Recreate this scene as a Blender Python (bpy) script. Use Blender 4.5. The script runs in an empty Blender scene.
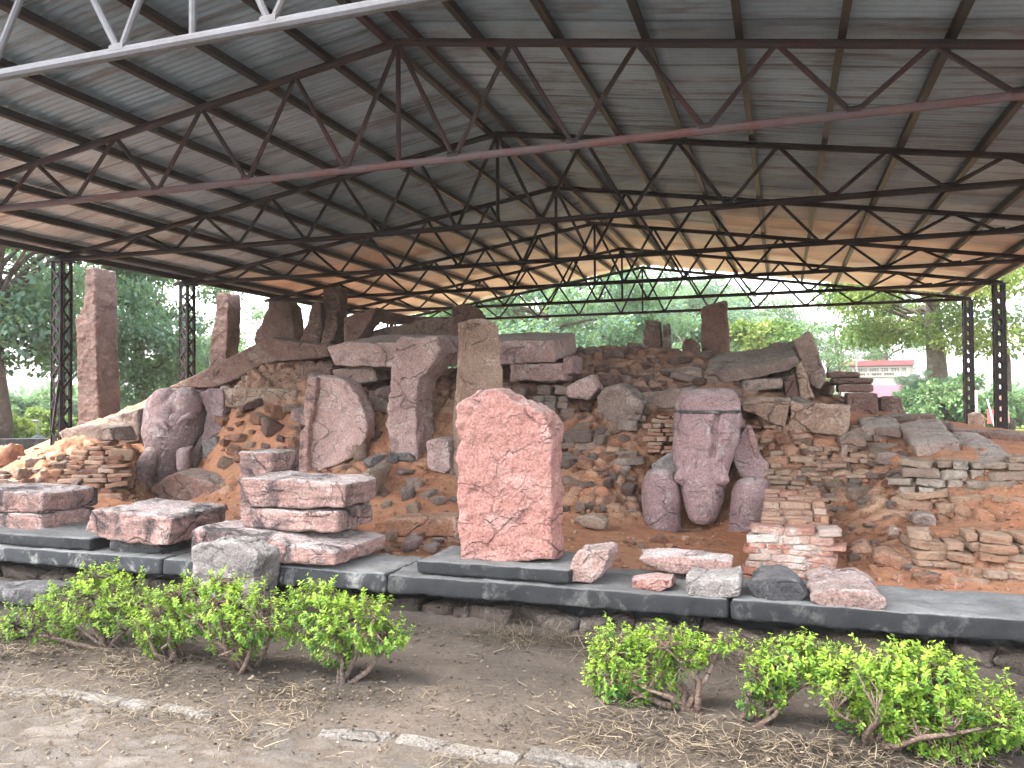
import bpy, bmesh, math, random
import numpy as np
from mathutils import Vector, Matrix, noise as mnoise

S = bpy.context.scene
COL = S.collection
rad = math.radians
random.seed(7)

# ------------------------------------------------------------------ camera
F_PX, YAW, PIT, ROLL, CAM_H = 798.5, .3265, .0186, -.0064, 1.65
cd = bpy.data.cameras.new('camera')
cd.sensor_width = 36; cd.lens = 36*F_PX/1024; cd.clip_start = .05; cd.clip_end = 2000
cam = bpy.data.objects.new('camera', cd); COL.objects.link(cam)
cam.matrix_world = (Matrix.Translation((0, 0, CAM_H)) @ Matrix.Rotation(YAW, 4, 'Z')
                    @ Matrix.Rotation(math.pi/2+PIT, 4, 'X') @ Matrix.Rotation(ROLL, 4, 'Z'))
S.camera = cam

# ------------------------------------------------------------------ light: hazy sun low behind the shelter
SUN_EL, SUN_AZ = rad(62), rad(-122)          # azimuth from +Y towards +X
w = bpy.data.worlds.new('World'); S.world = w; w.use_nodes = True
nt = w.node_tree
sky = nt.nodes.new('ShaderNodeTexSky'); sky.sky_type = 'NISHITA'; sky.sun_disc = False
sky.sun_elevation = SUN_EL; sky.sun_rotation = SUN_AZ
sky.air_density = 1.0; sky.dust_density = 4.0; sky.ozone_density = 1.0
bg = nt.nodes['Background']; bg.inputs['Strength'].default_value = .15
hs_ = nt.nodes.new('ShaderNodeHueSaturation'); hs_.inputs['Saturation'].default_value = .3      # milky, hazy sky
nt.links.new(sky.outputs[0], hs_.inputs['Color']); nt.links.new(hs_.outputs[0], bg.inputs[0])
ld = bpy.data.lights.new('sun', 'SUN'); ld.energy = .5; ld.angle = rad(20); ld.color = (1, .93, .82)
sun = bpy.data.objects.new('sun', ld); COL.objects.link(sun)
sd = Vector((math.sin(SUN_AZ)*math.cos(SUN_EL), math.cos(SUN_AZ)*math.cos(SUN_EL), math.sin(SUN_EL)))
sun.rotation_euler = sd.to_track_quat('Z', 'Y').to_euler()
S.view_settings.view_transform = 'Standard'; S.view_settings.look = 'None'
S.view_settings.exposure = 3.5; S.view_settings.gamma = 1
S.render.engine = 'CYCLES'
S.cycles.max_bounces = 8; S.cycles.diffuse_bounces = 3; S.cycles.glossy_bounces = 3
S.cycles.transparent_max_bounces = 8; S.cycles.volume_bounces = 1
S.cycles.use_denoising = True

# ------------------------------------------------------------------ geometry helpers
def ray(x, y):
    x3 = (x-512)/F_PX; u3 = -(y-384)/F_PX
    xc = x3*math.cos(ROLL)-u3*math.sin(ROLL); u2 = x3*math.sin(ROLL)+u3*math.cos(ROLL)
    d = math.cos(PIT)-u2*math.sin(PIT); u = math.sin(PIT)+u2*math.cos(PIT)
    return Vector((xc*math.cos(YAW)-d*math.sin(YAW), xc*math.sin(YAW)+d*math.cos(YAW), u))
def at(x, y, Y):
    r = ray(x, y); return r*(Y/r.y)+Vector((0, 0, CAM_H))
def onz(x, y, z=0.):
    r = ray(x, y); return r*((z-CAM_H)/r.z)+Vector((0, 0, CAM_H))
def far(x, dist):
    r = ray(x, 400); r.z = 0; r.normalize(); return r*dist

def _h(ix, iy, iz, s):
    n = (ix.astype(np.int64)*374761393+iy.astype(np.int64)*668265263+iz.astype(np.int64)*2147483647+s*974634777) & 0xffffffff
    n = ((n ^ (n >> 13))*1274126177) & 0xffffffff
    return ((n ^ (n >> 16)) & 0xffff)/65535.
def vnoise(p, s=0):
    i = np.floor(p); f = p-i; f = f*f*(3-2*f); i = i.astype(np.int64); r = 0
    for a in (0, 1):
        wx = f[:, 0] if a else 1-f[:, 0]
        for b in (0, 1):
            wy = f[:, 1] if b else 1-f[:, 1]
            for c in (0, 1):
                wz = f[:, 2] if c else 1-f[:, 2]
                r = r+_h(i[:, 0]+a, i[:, 1]+b, i[:, 2]+c, s)*wx*wy*wz
    return r*2-1
def fbm(p, o=4, s=0):
    r = 0; a = 1.; t = 0
    for k in range(o):
        r = r+a*vnoise(p*(2**k)+17.3*k, s+k); t += a; a *= .5
    return r/t
def worley(p, s=0):
    """distance to nearest and second cell point, random id of the nearest cell"""
    i = np.floor(p).astype(np.int64); d1 = np.full(len(p), 9.); d2 = d1.copy(); idn = np.zeros(len(p))
    for a in (-1, 0, 1):
        for b in (-1, 0, 1):
            for c in (-1, 0, 1):
                j = i+np.array([a, b, c])
                q = j+np.stack([_h(j[:, 0], j[:, 1], j[:, 2], s+k) for k in (1, 2, 3)], 1)
                d = np.sqrt(((p-q)**2).sum(1)); rid = _h(j[:, 0], j[:, 1], j[:, 2], s+9)
                m = d < d1
                d2 = np.where(m, d1, np.minimum(d2, d)); idn = np.where(m, rid, idn); d1 = np.where(m, d, d1)
    return d1, d2, idn

def mesh_np(name, V, Fc, smooth=True, attrs=None):
    me = bpy.data.meshes.new(name)
    V = np.asarray(V, np.float32)
    if isinstance(Fc, np.ndarray):
        n, k = Fc.shape
        me.vertices.add(len(V)); me.vertices.foreach_set('co', V.ravel())
        me.loops.add(n*k); me.loops.foreach_set('vertex_index', Fc.astype(np.int32).ravel())
        me.polygons.add(n); me.polygons.foreach_set('loop_start', np.arange(0, n*k, k, dtype=np.int32))
        me.update(calc_edges=True)
    else:
        me.from_pydata([tuple(v) for v in V], [], Fc)
    me.polygons.foreach_set('use_smooth', np.full(len(me.polygons), smooth))
    for k, a in (attrs or {}).items():
        at_ = me.attributes.new(k, 'FLOAT', 'POINT'); at_.data.foreach_set('value', np.asarray(a, np.float32))
    me.update()
    return me

def link(name, me, mat, parent=None, loc=None):
    o = bpy.data.objects.new(name, me); COL.objects.link(o)
    if mat is not None and me is not None and not me.materials: me.materials.append(mat)
    if parent is not None:
        o.parent = parent
    if loc is not None: o.location = loc
    return o
def tag(o, label=None, cat=None, group=None, kind=None):
    if label: o['label'] = label
    if cat: o['category'] = cat
    if group: o['group'] = group
    if kind: o['kind'] = kind
    return o
def thing(name, label, cat, loc, group=None):
    o = bpy.data.objects.new(name, None); COL.objects.link(o); o.location = loc; o.empty_display_size = .2
    return tag(o, label, cat, group)
def rebase(me, base):
    n = len(me.vertices); a = np.empty(n*3, np.float32); me.vertices.foreach_get('co', a)
    a = a.reshape(-1, 3)-np.array(base, np.float32); me.vertices.foreach_set('co', a.ravel()); me.update()
def co(me):
    a = np.empty(len(me.vertices)*3, np.float32); me.vertices.foreach_get('co', a); return a.reshape(-1, 3).astype(np.float64)
def base_of(V):
    m = V.min(0); M = V.max(0); return Vector(((m[0]+M[0])/2, (m[1]+M[1])/2, m[2]))

class MB:
    """collects simple solids into one mesh"""
    def __init__(s): s.v = []; s.f = []; s.n = 0
    def add(s, V, Fc):
        s.v.append(np.asarray(V, float)); s.f += [tuple(i+s.n for i in f) for f in Fc]; s.n += len(V)
    def box(s, c, h, R=None):
        c = np.array(c, float)
        P = np.array([[x, y, z] for x in (-1, 1) for y in (-1, 1) for z in (-1, 1)], float)*np.array(h)
        if R is not None: P = P @ np.array(R.to_3x3()).T
        s.add(P+c, [(0, 1, 3, 2), (4, 6, 7, 5), (0, 4, 5, 1), (2, 3, 7, 6), (0, 2, 6, 4), (1, 5, 7, 3)])
    def tube(s, pts, rs, n=8, cap=True):
        pts = [Vector(p) for p in pts]
        if not hasattr(rs, '__len__'): rs = [rs]*len(pts)
        V = []; up = None
        for i, p in enumerate(pts):
            t = (pts[min(i+1, len(pts)-1)]-pts[max(i-1, 0)]).normalized()
            if up is None:
                up = Vector((0, 0, 1)) if abs(t.z) < .9 else Vector((1, 0, 0))
            a = t.cross(up).normalized(); b = a.cross(t).normalized(); up = b
            for k in range(n):
                q = 2*math.pi*(k+.5)/n; V.append(p+(a*math.cos(q)+b*math.sin(q))*rs[i])
        Fc = []
        for i in range(len(pts)-1):
            for k in range(n):
                k2 = (k+1) % n; Fc.append((i*n+k, i*n+k2, (i+1)*n+k2, (i+1)*n+k))
        if cap: Fc += [tuple(range(n))[::-1], tuple((len(pts)-1)*n+k for k in range(n))]
        s.add([tuple(v) for v in V], Fc)
    def bar(s, a, b, w_, h_, up=(0, 0, 1)):
        a = Vector(a); b = Vector(b); t = (b-a).normalized(); u = Vector(up)
        x = t.cross(u).normalized(); u = x.cross(t).normalized()
        V = [p+x*(sx*w_/2)+u*(sz*h_/2) for p in (a, b) for sx, sz in ((-1, -1), (1, -1), (1, 1), (-1, 1))]
        s.add([tuple(v) for v in V], [(3, 2, 1, 0), (4, 5, 6, 7), (0, 1, 5, 4), (1, 2, 6, 5), (2, 3, 7, 6), (3, 0, 4, 7)])
    def build(s, name, mat, parent=None, base=None, smooth=False):
        V = np.concatenate(s.v)
        if base is None: base = base_of(V)
        me = mesh_np(name, V-np.array(base), s.f, smooth)
        o = link(name, me, mat, parent)
        if parent is None: o.location = base
        return o

# ------------------------------------------------------------------ materials
class M:
    def __init__(s, name):
        s.m = bpy.data.materials.new(name); s.m.use_nodes = True
        s.t = s.m.node_tree; s.b = s.t.nodes['Principled BSDF']; s.out = s.t.nodes['Material Output']
        s.tc = s.n('ShaderNodeTexCoord')
    def n(s, typ, **k):
        x = s.t.nodes.new(typ)
        for a, v in k.items(): setattr(x, a, v)
        return x
    def l(s, a, b): s.t.links.new(a, b)
    def put(s, sock, v):
        if hasattr(v, 'is_output'): s.l(v, sock)
        else: sock.default_value = (*v, 1) if isinstance(v, tuple) and len(v) == 3 and sock.type == 'RGBA' else v
    def obj(s, scale=(1, 1, 1), rand=True):
        mp = s.n('ShaderNodeMapping'); mp.inputs['Scale'].default_value = scale
        s.l(s.tc.outputs['Object'], mp.inputs['Vector'])
        if rand:
            oi = s.n('ShaderNodeObjectInfo'); mu = s.math('MULTIPLY', oi.outputs['Random'], 37.)
            s.l(mu, mp.inputs['Location'])
        return mp.outputs[0]
    def math(s, op, a, b=0., c=None, clamp=False):
        x = s.n('ShaderNodeMath', operation=op, use_clamp=clamp)
        s.put(x.inputs[0], a); s.put(x.inputs[1], b)
        if c is not None: s.put(x.inputs[2], c)
        return x.outputs[0]
    def noise(s, vec, scale, detail=5., rough=.6, dist=0.):
        x = s.n('ShaderNodeTexNoise'); s.l(vec, x.inputs['Vector'])
        x.inputs['Scale'].default_value = scale; x.inputs['Detail'].default_value = detail
        x.inputs['Roughness'].default_value = rough; x.inputs['Distortion'].default_value = dist
        return x.outputs['Fac']
    def ramp(s, f, lo, hi, a=0., b=1.):
        x = s.n('ShaderNodeMapRange'); s.put(x.inputs[0], f)
        for i, v in enumerate((lo, hi, a, b)): x.inputs[i+1].default_value = v
        return x.outputs[0]
    def mix(s, f, a, b, mode='MIX'):
        x = s.n('ShaderNodeMix', data_type='RGBA', blend_type=mode)
        s.put(x.inputs[0], f); s.put(x.inputs[6], a); s.put(x.inputs[7], b); return x.outputs[2]
    def attr(s, name):
        x = s.n('ShaderNodeAttribute', attribute_name=name); return x.outputs['Fac']
    def colramp(s, f, cols):
        x = s.n('ShaderNodeValToRGB'); s.put(x.inputs[0], f); e = x.color_ramp.elements
        e[0].position = 0; e[0].color = (*cols[0], 1); e[1].position = 1; e[1].color = (*cols[-1], 1)
        for i in range(1, len(cols)-1):
            q = e.new(i/(len(cols)-1)); q.color = (*cols[i], 1)
        return x.outputs[0]
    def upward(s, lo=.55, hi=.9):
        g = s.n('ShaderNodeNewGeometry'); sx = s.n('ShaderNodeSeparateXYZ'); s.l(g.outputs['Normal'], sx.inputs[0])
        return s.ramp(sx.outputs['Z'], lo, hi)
    def bump(s, h, st, dist=.01, prev=None):
        x = s.n('ShaderNodeBump'); x.inputs['Strength'].default_value = st; x.inputs['Distance'].default_value = dist
        s.l(h, x.inputs['Height'])
        if prev is not None: s.l(prev, x.inputs['Normal'])
        return x.outputs[0]
    def done(s, col, rough=.9, nrm=None, metal=0., spec=.3):
        s.put(s.b.inputs['Base Color'], col); s.put(s.b.inputs['Roughness'], rough)
        s.b.inputs['Metallic'].default_value = metal; s.b.inputs['Specular IOR Level'].default_value = spec
        if nrm is not None: s.l(nrm, s.b.inputs['Normal'])
        return s.m

def stone(name, c1, c2, top=None, pale=(.5, .43, .38), pale_amt=.5, dark=(.06, .05, .05), dark_amt=.4, wear=.6, strata=0., top_amt=.7, crack=.35, dthr=.56):
    m = M(name); v = m.obj()
    n1 = m.noise(v, 1.8, 6, .62, .6); n2 = m.noise(v, 6., 6, .7); n3 = m.noise(v, 26., 4, .7); n4 = m.noise(v, 3.3, 5, .6, 1.2)
    col = m.mix(m.ramp(n1, .3, .7), c1, c2)
    if strata:
        vs = m.obj((1, 1, 9)); ns = m.noise(vs, 3.2, 5, .65, .5)
        col = m.mix(m.math('MULTIPLY', m.ramp(ns, .47, .6), strata), col, tuple(x*.45 for x in c1))
    oi = m.n('ShaderNodeObjectInfo'); hs = m.n('ShaderNodeHueSaturation')
    m.l(m.ramp(oi.outputs['Random'], 0, 1, .8, 1.2), hs.inputs['Value']); m.l(col, hs.inputs['Color']); col = hs.outputs[0]
    col = m.mix(m.ramp(n2, .25, .75, 0, .55), col, m.mix(.5, col, (.0, .0, .0)))
    pm = m.math('MULTIPLY', m.ramp(m.math('ADD', n4, m.math('MULTIPLY', n3, .35)), .70, .86), pale_amt)
    col = m.mix(pm, col, pale)
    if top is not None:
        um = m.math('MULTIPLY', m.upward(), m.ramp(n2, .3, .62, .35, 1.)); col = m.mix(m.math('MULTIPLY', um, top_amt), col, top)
    wm = m.math('MULTIPLY', m.math('MULTIPLY', m.attr('wear'), m.ramp(n2, .35, .6)), wear)
    col = m.mix(wm, col, pale)
    dm = m.math('MULTIPLY', m.ramp(m.noise(v, 2.6, 7, .7, .8), dthr, dthr+.12), dark_amt); col = m.mix(dm, col, dark)
    vw = m.n('ShaderNodeVectorMath', operation='ADD'); wn_ = m.n('ShaderNodeTexNoise'); m.l(v, wn_.inputs['Vector']); wn_.inputs['Scale'].default_value = 3.; wn_.inputs['Detail'].default_value = 5.
    ws = m.n('ShaderNodeVectorMath', operation='SCALE'); m.l(wn_.outputs['Color'], ws.inputs[0]); ws.inputs['Scale'].default_value = .35; m.l(v, vw.inputs[0]); m.l(ws.outputs[0], vw.inputs[1])
    def vcrack(scale, wd, mask, lo, hi):
        mp = m.n('ShaderNodeMapping'); mp.inputs['Scale'].default_value = (1, 1, 1.7); mp.inputs['Rotation'].default_value = (.5, .3, .2); m.l(vw.outputs[0], mp.inputs[0])
        x = m.n('ShaderNodeTexVoronoi', feature='DISTANCE_TO_EDGE'); x.inputs['Scale'].default_value = scale; m.l(mp.outputs[0], x.inputs['Vector'])
        return m.math('MULTIPLY', m.ramp(x.outputs['Distance'], 0., wd, 1., 0.), m.ramp(mask, lo, hi))
    ln = vcrack(1.5, .02, n1, .47, .55); ln2 = vcrack(4.2, .035, n4, .5, .6)
    lines = m.math('MAXIMUM', ln, m.math('MULTIPLY', ln2, .7))
    col = m.mix(m.math('MULTIPLY', lines, crack), col, tuple(x*.16 for x in c2))
    sp = m.ramp(m.noise(v, 60., 3, .6), .3, .7, .62, 1.25)
    hs2 = m.n('ShaderNodeHueSaturation'); m.l(sp, hs2.inputs['Value']); m.l(col, hs2.inputs['Color']); col = hs2.outputs[0]
    b = m.bump(n2, .9, .06); b = m.bump(n3, .9, .022, b); b = m.bump(m.noise(v, 90., 4, .7), .7, .006, b)
    b = m.bump(m.math('SUBTRACT', 1., lines), .9, .025, b)
    return m.done(col, .92, b, spec=.2)

def cellmat(name, cols, grime=(.08, .06, .05), grime_amt=.45, pale=(.5, .45, .38), pale_amt=.3, top=None):
    """masonry: colour per brick from the 'cell' attribute"""
    m = M(name); v = m.obj()
    n1 = m.noise(v, 2.2, 6, .65, .6); n2 = m.noise(v, 9., 6, .7); n3 = m.noise(v, 34., 4, .7)
    col = m.colramp(m.attr('cell'), cols)
    col = m.mix(m.ramp(n2, .25, .75, 0, .6), col, m.mix(.55, col, (0., 0., 0.)))
    col = m.mix(m.math('MULTIPLY', m.ramp(m.math('ADD', n1, m.math('MULTIPLY', n3, .3)), .66, .82), pale_amt), col, pale)
    if top is not None: col = m.mix(m.math('MULTIPLY', m.upward(), m.ramp(n2, .3, .65, .3, .9)), col, top)
    col = m.mix(m.math('MULTIPLY', m.ramp(m.noise(v, 1.5, 6, .7, .7), .54, .7), grime_amt), col, grime)
    b = m.bump(n2, 1., .05); b = m.bump(n3, .9, .02, b)
    return m.done(col, .95, b, spec=.15)

MAT = {}
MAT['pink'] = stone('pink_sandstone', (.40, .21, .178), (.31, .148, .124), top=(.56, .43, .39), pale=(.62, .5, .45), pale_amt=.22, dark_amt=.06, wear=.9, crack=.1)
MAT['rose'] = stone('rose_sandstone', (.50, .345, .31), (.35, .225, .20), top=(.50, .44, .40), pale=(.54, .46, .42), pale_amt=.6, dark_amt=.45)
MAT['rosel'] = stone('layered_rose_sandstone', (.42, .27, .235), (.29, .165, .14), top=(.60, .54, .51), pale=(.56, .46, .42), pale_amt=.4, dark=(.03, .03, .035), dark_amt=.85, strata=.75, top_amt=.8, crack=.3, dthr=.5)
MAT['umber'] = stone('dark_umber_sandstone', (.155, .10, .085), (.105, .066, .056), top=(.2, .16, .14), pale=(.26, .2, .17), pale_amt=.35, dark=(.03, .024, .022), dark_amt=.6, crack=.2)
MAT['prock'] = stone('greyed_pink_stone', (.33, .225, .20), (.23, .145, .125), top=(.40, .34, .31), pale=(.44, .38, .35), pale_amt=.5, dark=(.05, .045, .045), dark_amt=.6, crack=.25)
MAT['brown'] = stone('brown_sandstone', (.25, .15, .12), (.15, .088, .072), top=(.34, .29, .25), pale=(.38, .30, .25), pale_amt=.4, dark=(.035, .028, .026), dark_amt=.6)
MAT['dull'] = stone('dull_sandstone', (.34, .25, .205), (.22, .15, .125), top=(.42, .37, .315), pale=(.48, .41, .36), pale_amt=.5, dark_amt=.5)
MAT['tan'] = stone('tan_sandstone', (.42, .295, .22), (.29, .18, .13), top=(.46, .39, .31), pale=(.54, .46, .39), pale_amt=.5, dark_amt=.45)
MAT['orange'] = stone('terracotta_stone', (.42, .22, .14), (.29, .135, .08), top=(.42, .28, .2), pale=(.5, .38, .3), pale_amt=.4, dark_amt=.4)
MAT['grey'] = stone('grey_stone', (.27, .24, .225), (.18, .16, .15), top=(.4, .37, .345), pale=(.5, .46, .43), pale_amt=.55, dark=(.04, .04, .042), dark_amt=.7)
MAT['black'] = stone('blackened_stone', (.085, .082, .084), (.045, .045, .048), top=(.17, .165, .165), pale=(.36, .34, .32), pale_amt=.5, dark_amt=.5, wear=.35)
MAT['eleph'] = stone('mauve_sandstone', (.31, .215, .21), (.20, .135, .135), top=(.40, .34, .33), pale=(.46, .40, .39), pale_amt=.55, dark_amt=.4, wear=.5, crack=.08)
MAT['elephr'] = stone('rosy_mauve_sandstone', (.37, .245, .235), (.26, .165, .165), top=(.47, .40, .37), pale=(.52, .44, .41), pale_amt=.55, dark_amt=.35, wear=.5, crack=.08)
MAT['brick'] = cellmat('old_brick', [(.34, .16, .105), (.40, .24, .16), (.27, .14, .10), (.44, .31, .23), (.36, .2, .13)], top=(.36, .205, .135), pale=(.5, .42, .36), pale_amt=.4)
MAT['brickw'] = cellmat('limewashed_brick', [(.42, .15, .10), (.46, .33, .27), (.38, .16, .11), (.52, .44, .38)], pale=(.60, .55, .49), pale_amt=.95, grime_amt=.4)
MAT['tanwall'] = cellmat('tan_masonry', [(.36, .225, .15), (.41, .28, .195), (.30, .17, .11), (.43, .32, .24), (.34, .19, .12)], top=(.42, .29, .2), grime_amt=.55)
MAT['plaster'] = cellmat('plastered_masonry', [(.31, .255, .205), (.38, .32, .26), (.27, .20, .155), (.36, .27, .2)], pale=(.52, .48, .41), pale_amt=.75, grime_amt=.7)
MAT['dullwall'] = cellmat('dull_masonry', [(.25, .175, .145), (.33, .24, .195), (.18, .12, .10), (.34, .28, .24)], top=(.38, .32, .27), grime_amt=.65)
MAT['rubwall'] = cellmat('rubble_masonry', [(.07, .055, .046), (.04, .034, .028), (.095, .073, .06), (.055, .044, .036)], grime=(.03, .034, .012), grime_amt=.95)

def mound_mat():
    m = M('red_earth_rubble'); v = m.obj(rand=False)
    c = m.attr('cell'); gap = m.attr('gap'); fl = m.attr('flat')
    st = m.colramp(c, [(.44, .215, .13), (.33, .165, .105), (.50, .33, .22), (.40, .25, .175), (.48, .22, .125)])
    n1 = m.noise(v, 1.1, 6, .65, .5); n2 = m.noise(v, 7., 6, .7); n3 = m.noise(v, 38., 4, .7)
    earth = m.mix(m.ramp(n1, .3, .7), (.47, .195, .105), (.42, .235, .14))
    col = m.mix(m.ramp(gap, .03, .22), m.mix(.6, earth, (.05, .026, .018)), st)
    col = m.mix(fl, col, earth)
    col = m.mix(m.ramp(n2, .25, .75, 0, .55), col, m.mix(.55, col, (0., 0., 0.)))
    col = m.mix(m.math('MULTIPLY', m.ramp(n3, .55, .72), .35), col, (.5, .34, .25))
    # the higher rubble is duller, grey brown with dust
    sx = m.n('ShaderNodeSeparateXYZ'); m.l(v, sx.inputs[0])
    col = m.mix(m.math('MULTIPLY', m.ramp(sx.outputs['Z'], 1.35, 1.85), .6), col, m.mix(m.ramp(n2, .3, .7), (.29, .19, .145), (.21, .13, .10)))
    b = m.bump(n2, 1., .05); b = m.bump(n3, 1., .02, b)
    return m.done(col, .97, b, spec=.1)
MAT['mound'] = mound_mat()

def ground_mat():
    m = M('packed_dirt'); v = m.obj(rand=False)
    n1 = m.noise(v, .9, 7, .65, .6); n2 = m.noise(v, 6., 7, .72); n3 = m.noise(v, 45., 5, .75); n4 = m.noise(v, 2.6, 6, .65, 1.)
    col = m.mix(m.ramp(n1, .32, .68), (.055, .047, .04), (.092, .075, .062))
    col = m.mix(m.ramp(n2, .3, .72, 0, .6), col, (.04, .032, .026))
    pv = m.attr('pave'); col = m.mix(m.math('MULTIPLY', pv, .95), col, m.colramp(m.attr('cell'), [(.052, .047, .042), (.085, .076, .068), (.065, .054, .046), (.105, .093, .083)]))
    col = m.mix(m.math('MULTIPLY', m.attr('litter'), m.ramp(n2, .3, .6, .45, 1.)), col, (.012, .0095, .007))
    col = m.mix(m.ramp(n3, .5, .75, 0, .5), col, (.13, .106, .085))
    col = m.mix(m.math('MULTIPLY', m.ramp(n4, .56, .68), .35), col, (.09, .072, .06))
    gx_ = m.n('ShaderNodeSeparateXYZ'); m.l(v, gx_.inputs[0])
    col = m.mix(m.math('MULTIPLY', m.ramp(m.math('ADD', gx_.outputs['Y'], m.math('MULTIPLY', n1, 2.)), 14., 17.), m.ramp(gx_.outputs['X'], -13., -10.)), col, m.mix(m.ramp(n2, .3, .7), (.46, .33, .21), (.36, .25, .16)))   # unseen pale ground behind the shelter, added to bounce light onto the ceiling
    b = m.bump(n2, .6, .03); b = m.bump(n3, .8, .012, b)
    return m.done(col, .97, b, spec=.12)
MAT['ground'] = ground_mat()

def platform_mat(name, base, topc, white):
    m = M(name); v = m.obj(rand=False)
    n1 = m.noise(v, 1.6, 7, .68, .8); n2 = m.noise(v, 7., 7, .72, .4); n3 = m.noise(v, 40., 4, .7)
    vs = m.obj((1.6, 1.6, 1.3), rand=False); st = m.noise(vs, 2.2, 8, .72, .7)
    col = m.mix(m.ramp(n1, .35, .7), base, tuple(x*1.9 for x in base))
    wm = m.math('MULTIPLY', m.ramp(m.math('ADD', st, m.math('MULTIPLY', n2, .4)), .74, .86), white)
    col = m.mix(wm, col, (.46, .45, .42))
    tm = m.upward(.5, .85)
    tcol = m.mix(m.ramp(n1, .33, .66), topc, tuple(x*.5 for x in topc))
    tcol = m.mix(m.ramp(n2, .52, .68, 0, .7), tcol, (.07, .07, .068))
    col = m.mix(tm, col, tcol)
    col = m.mix(m.ramp(n3, .3, .7, 0, .35), col, (.02, .02, .02))
    b = m.bump(n2, .4, .012); b = m.bump(n3, .6, .006, b)
    return m.done(col, .85, b, spec=.3)
MAT['plat'] = platform_mat('blackened_cement', (.012, .0125, .0135), (.22, .22, .215), .16)
MAT['platl'] = platform_mat('weathered_cement', (.022, .0235, .025), (.30, .30, .29), .5)

def roof_mat():
    m = M('corrugated_zinc'); v = m.obj(rand=False)
    sx = m.n('ShaderNodeSeparateXYZ'); m.l(v, sx.inputs[0])
    fy = m.math('FLOOR', m.math('MULTIPLY', sx.outputs['Y'], 1/.84)); fx = m.math('FLOOR', m.math('MULTIPLY', sx.outputs['X'], 1/2.2))
    cv = m.n('ShaderNodeCombineXYZ'); m.l(fy, cv.inputs[0]); m.l(fx, cv.inputs[1])
    wn = m.n('ShaderNodeTexWhiteNoise'); m.l(cv.outputs[0], wn.inputs['Vector'])
    n1 = m.noise(v, .8, 6, .65, .6); vs = m.obj((.5, 4, 1), rand=False); st = m.noise(vs, 1.4, 6, .7, .4)
    col = m.mix(m.ramp(wn.outputs['Value'], 0, 1, .0, 1.), (.35, .475, .575), (.24, .34, .42))
    col = m.mix(m.ramp(n1, .4, .72, 0, .55), col, (.09, .11, .13))
    col = m.mix(m.ramp(st, .5, .66, 0, .75), col, (.10, .08, .068))
    far_glow = m.math('MULTIPLY', m.ramp(m.math('ADD', fy, m.math('MULTIPLY', wn.outputs['Value'], 4.)), 2.5, 5.), m.ramp(wn.outputs['Value'], 0., 1., .75, 1.))   # warm glow of the far ceiling, painted into the sheets as cream-tan
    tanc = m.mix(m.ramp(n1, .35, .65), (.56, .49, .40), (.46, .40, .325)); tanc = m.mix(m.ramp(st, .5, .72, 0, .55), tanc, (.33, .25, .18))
    col = m.mix(far_glow, col, tanc)
    # lap joint between neighbouring sheets
    fr = m.math('FRACT', m.math('MULTIPLY', sx.outputs['Y'], 1/.84)); lap = m.ramp(fr, 0., .035, 1., 0.)
    col = m.mix(m.math('MULTIPLY', lap, .75), col, (.03, .03, .03))
    b = m.bump(m.noise(v, 30., 4, .6), .15, .004)
    return m.done(col, m.ramp(n1, .3, .7, .30, .48), b, metal=.35, spec=.5)
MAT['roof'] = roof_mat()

def paint(name, c, rust, amt, rough=.55, metal=0.):
    m = M(name); v = m.obj(rand=False)
    n1 = m.noise(v, 2.2, 6, .7, .6); n2 = m.noise(v, 22., 5, .7)
    col = m.mix(m.math('MULTIPLY', m.ramp(m.math('ADD', n1, m.math('MULTIPLY', n2, .3)), .62, .78), amt), c, rust)
    col = m.mix(m.ramp(n2, .3, .7, 0, .3), col, tuple(x*.5 for x in c))
    return m.done(col, rough, m.bump(n2, .25, .003), metal, .2)
MAT['steel_dark'] = paint('dark_painted_steel', (.014, .011, .011), (.06, .022, .018), .4)
MAT['steel_red'] = paint('red_oxide_steel', (.035, .024, .026), (.11, .035, .028), .5)
MAT['steel_pink'] = paint('dusty_red_oxide_steel', (.135, .098, .10), (.17, .06, .05), .6)
MAT['steel_front_lit'] = paint('front_lit_steel', (.13, .13, .138), (.09, .075, .07), .5)  # front truss steel made paler, daylight from the open front painted into its colour

def leafmat(name, c1, c2, trans=.35, scale=.6, rough=.5):
    m = M(name); v = m.obj()
    n = m.noise(v, scale, 3, .6); a = m.attr('tint')
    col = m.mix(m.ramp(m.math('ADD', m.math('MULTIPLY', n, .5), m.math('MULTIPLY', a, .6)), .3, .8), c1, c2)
    m.put(m.b.inputs['Base Color'], col); m.b.inputs['Roughness'].default_value = rough
    m.b.inputs['Specular IOR Level'].default_value = .35
    tr = m.n('ShaderNodeBsdfTranslucent'); m.l(m.mix(.5, col, (.30, .42, .05), 'MIX') if trans > .4 else col, tr.inputs[0])
    mx = m.n('ShaderNodeMixShader'); mx.inputs[0].default_value = trans
    m.l(m.b.outputs[0], mx.inputs[1]); m.l(tr.outputs[0], mx.inputs[2]); m.l(mx.outputs[0], m.out.inputs[0])
    return m.m
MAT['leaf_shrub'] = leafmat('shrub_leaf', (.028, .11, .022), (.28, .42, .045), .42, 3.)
MAT['leaf_teal'] = leafmat('dark_teal_leaf', (.07, .145, .118), (.13, .235, .185), .45)
MAT['leaf_green'] = leafmat('mid_green_leaf', (.07, .145, .06), (.135, .22, .09), .4)
MAT['leaf_yellow'] = leafmat('yellow_green_leaf', (.07, .14, .025), (.18, .225, .04), .4)
MAT['leaf_hedge'] = leafmat('hedge_leaf', (.10, .18, .03), (.22, .29, .045), .35)
MAT['bark'] = stone('bark', (.12, .095, .075), (.07, .055, .045), pale_amt=.2)
MAT['twig'] = stone('twig_bark', (.16, .11, .085), (.10, .07, .055), pale_amt=.2)
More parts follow.
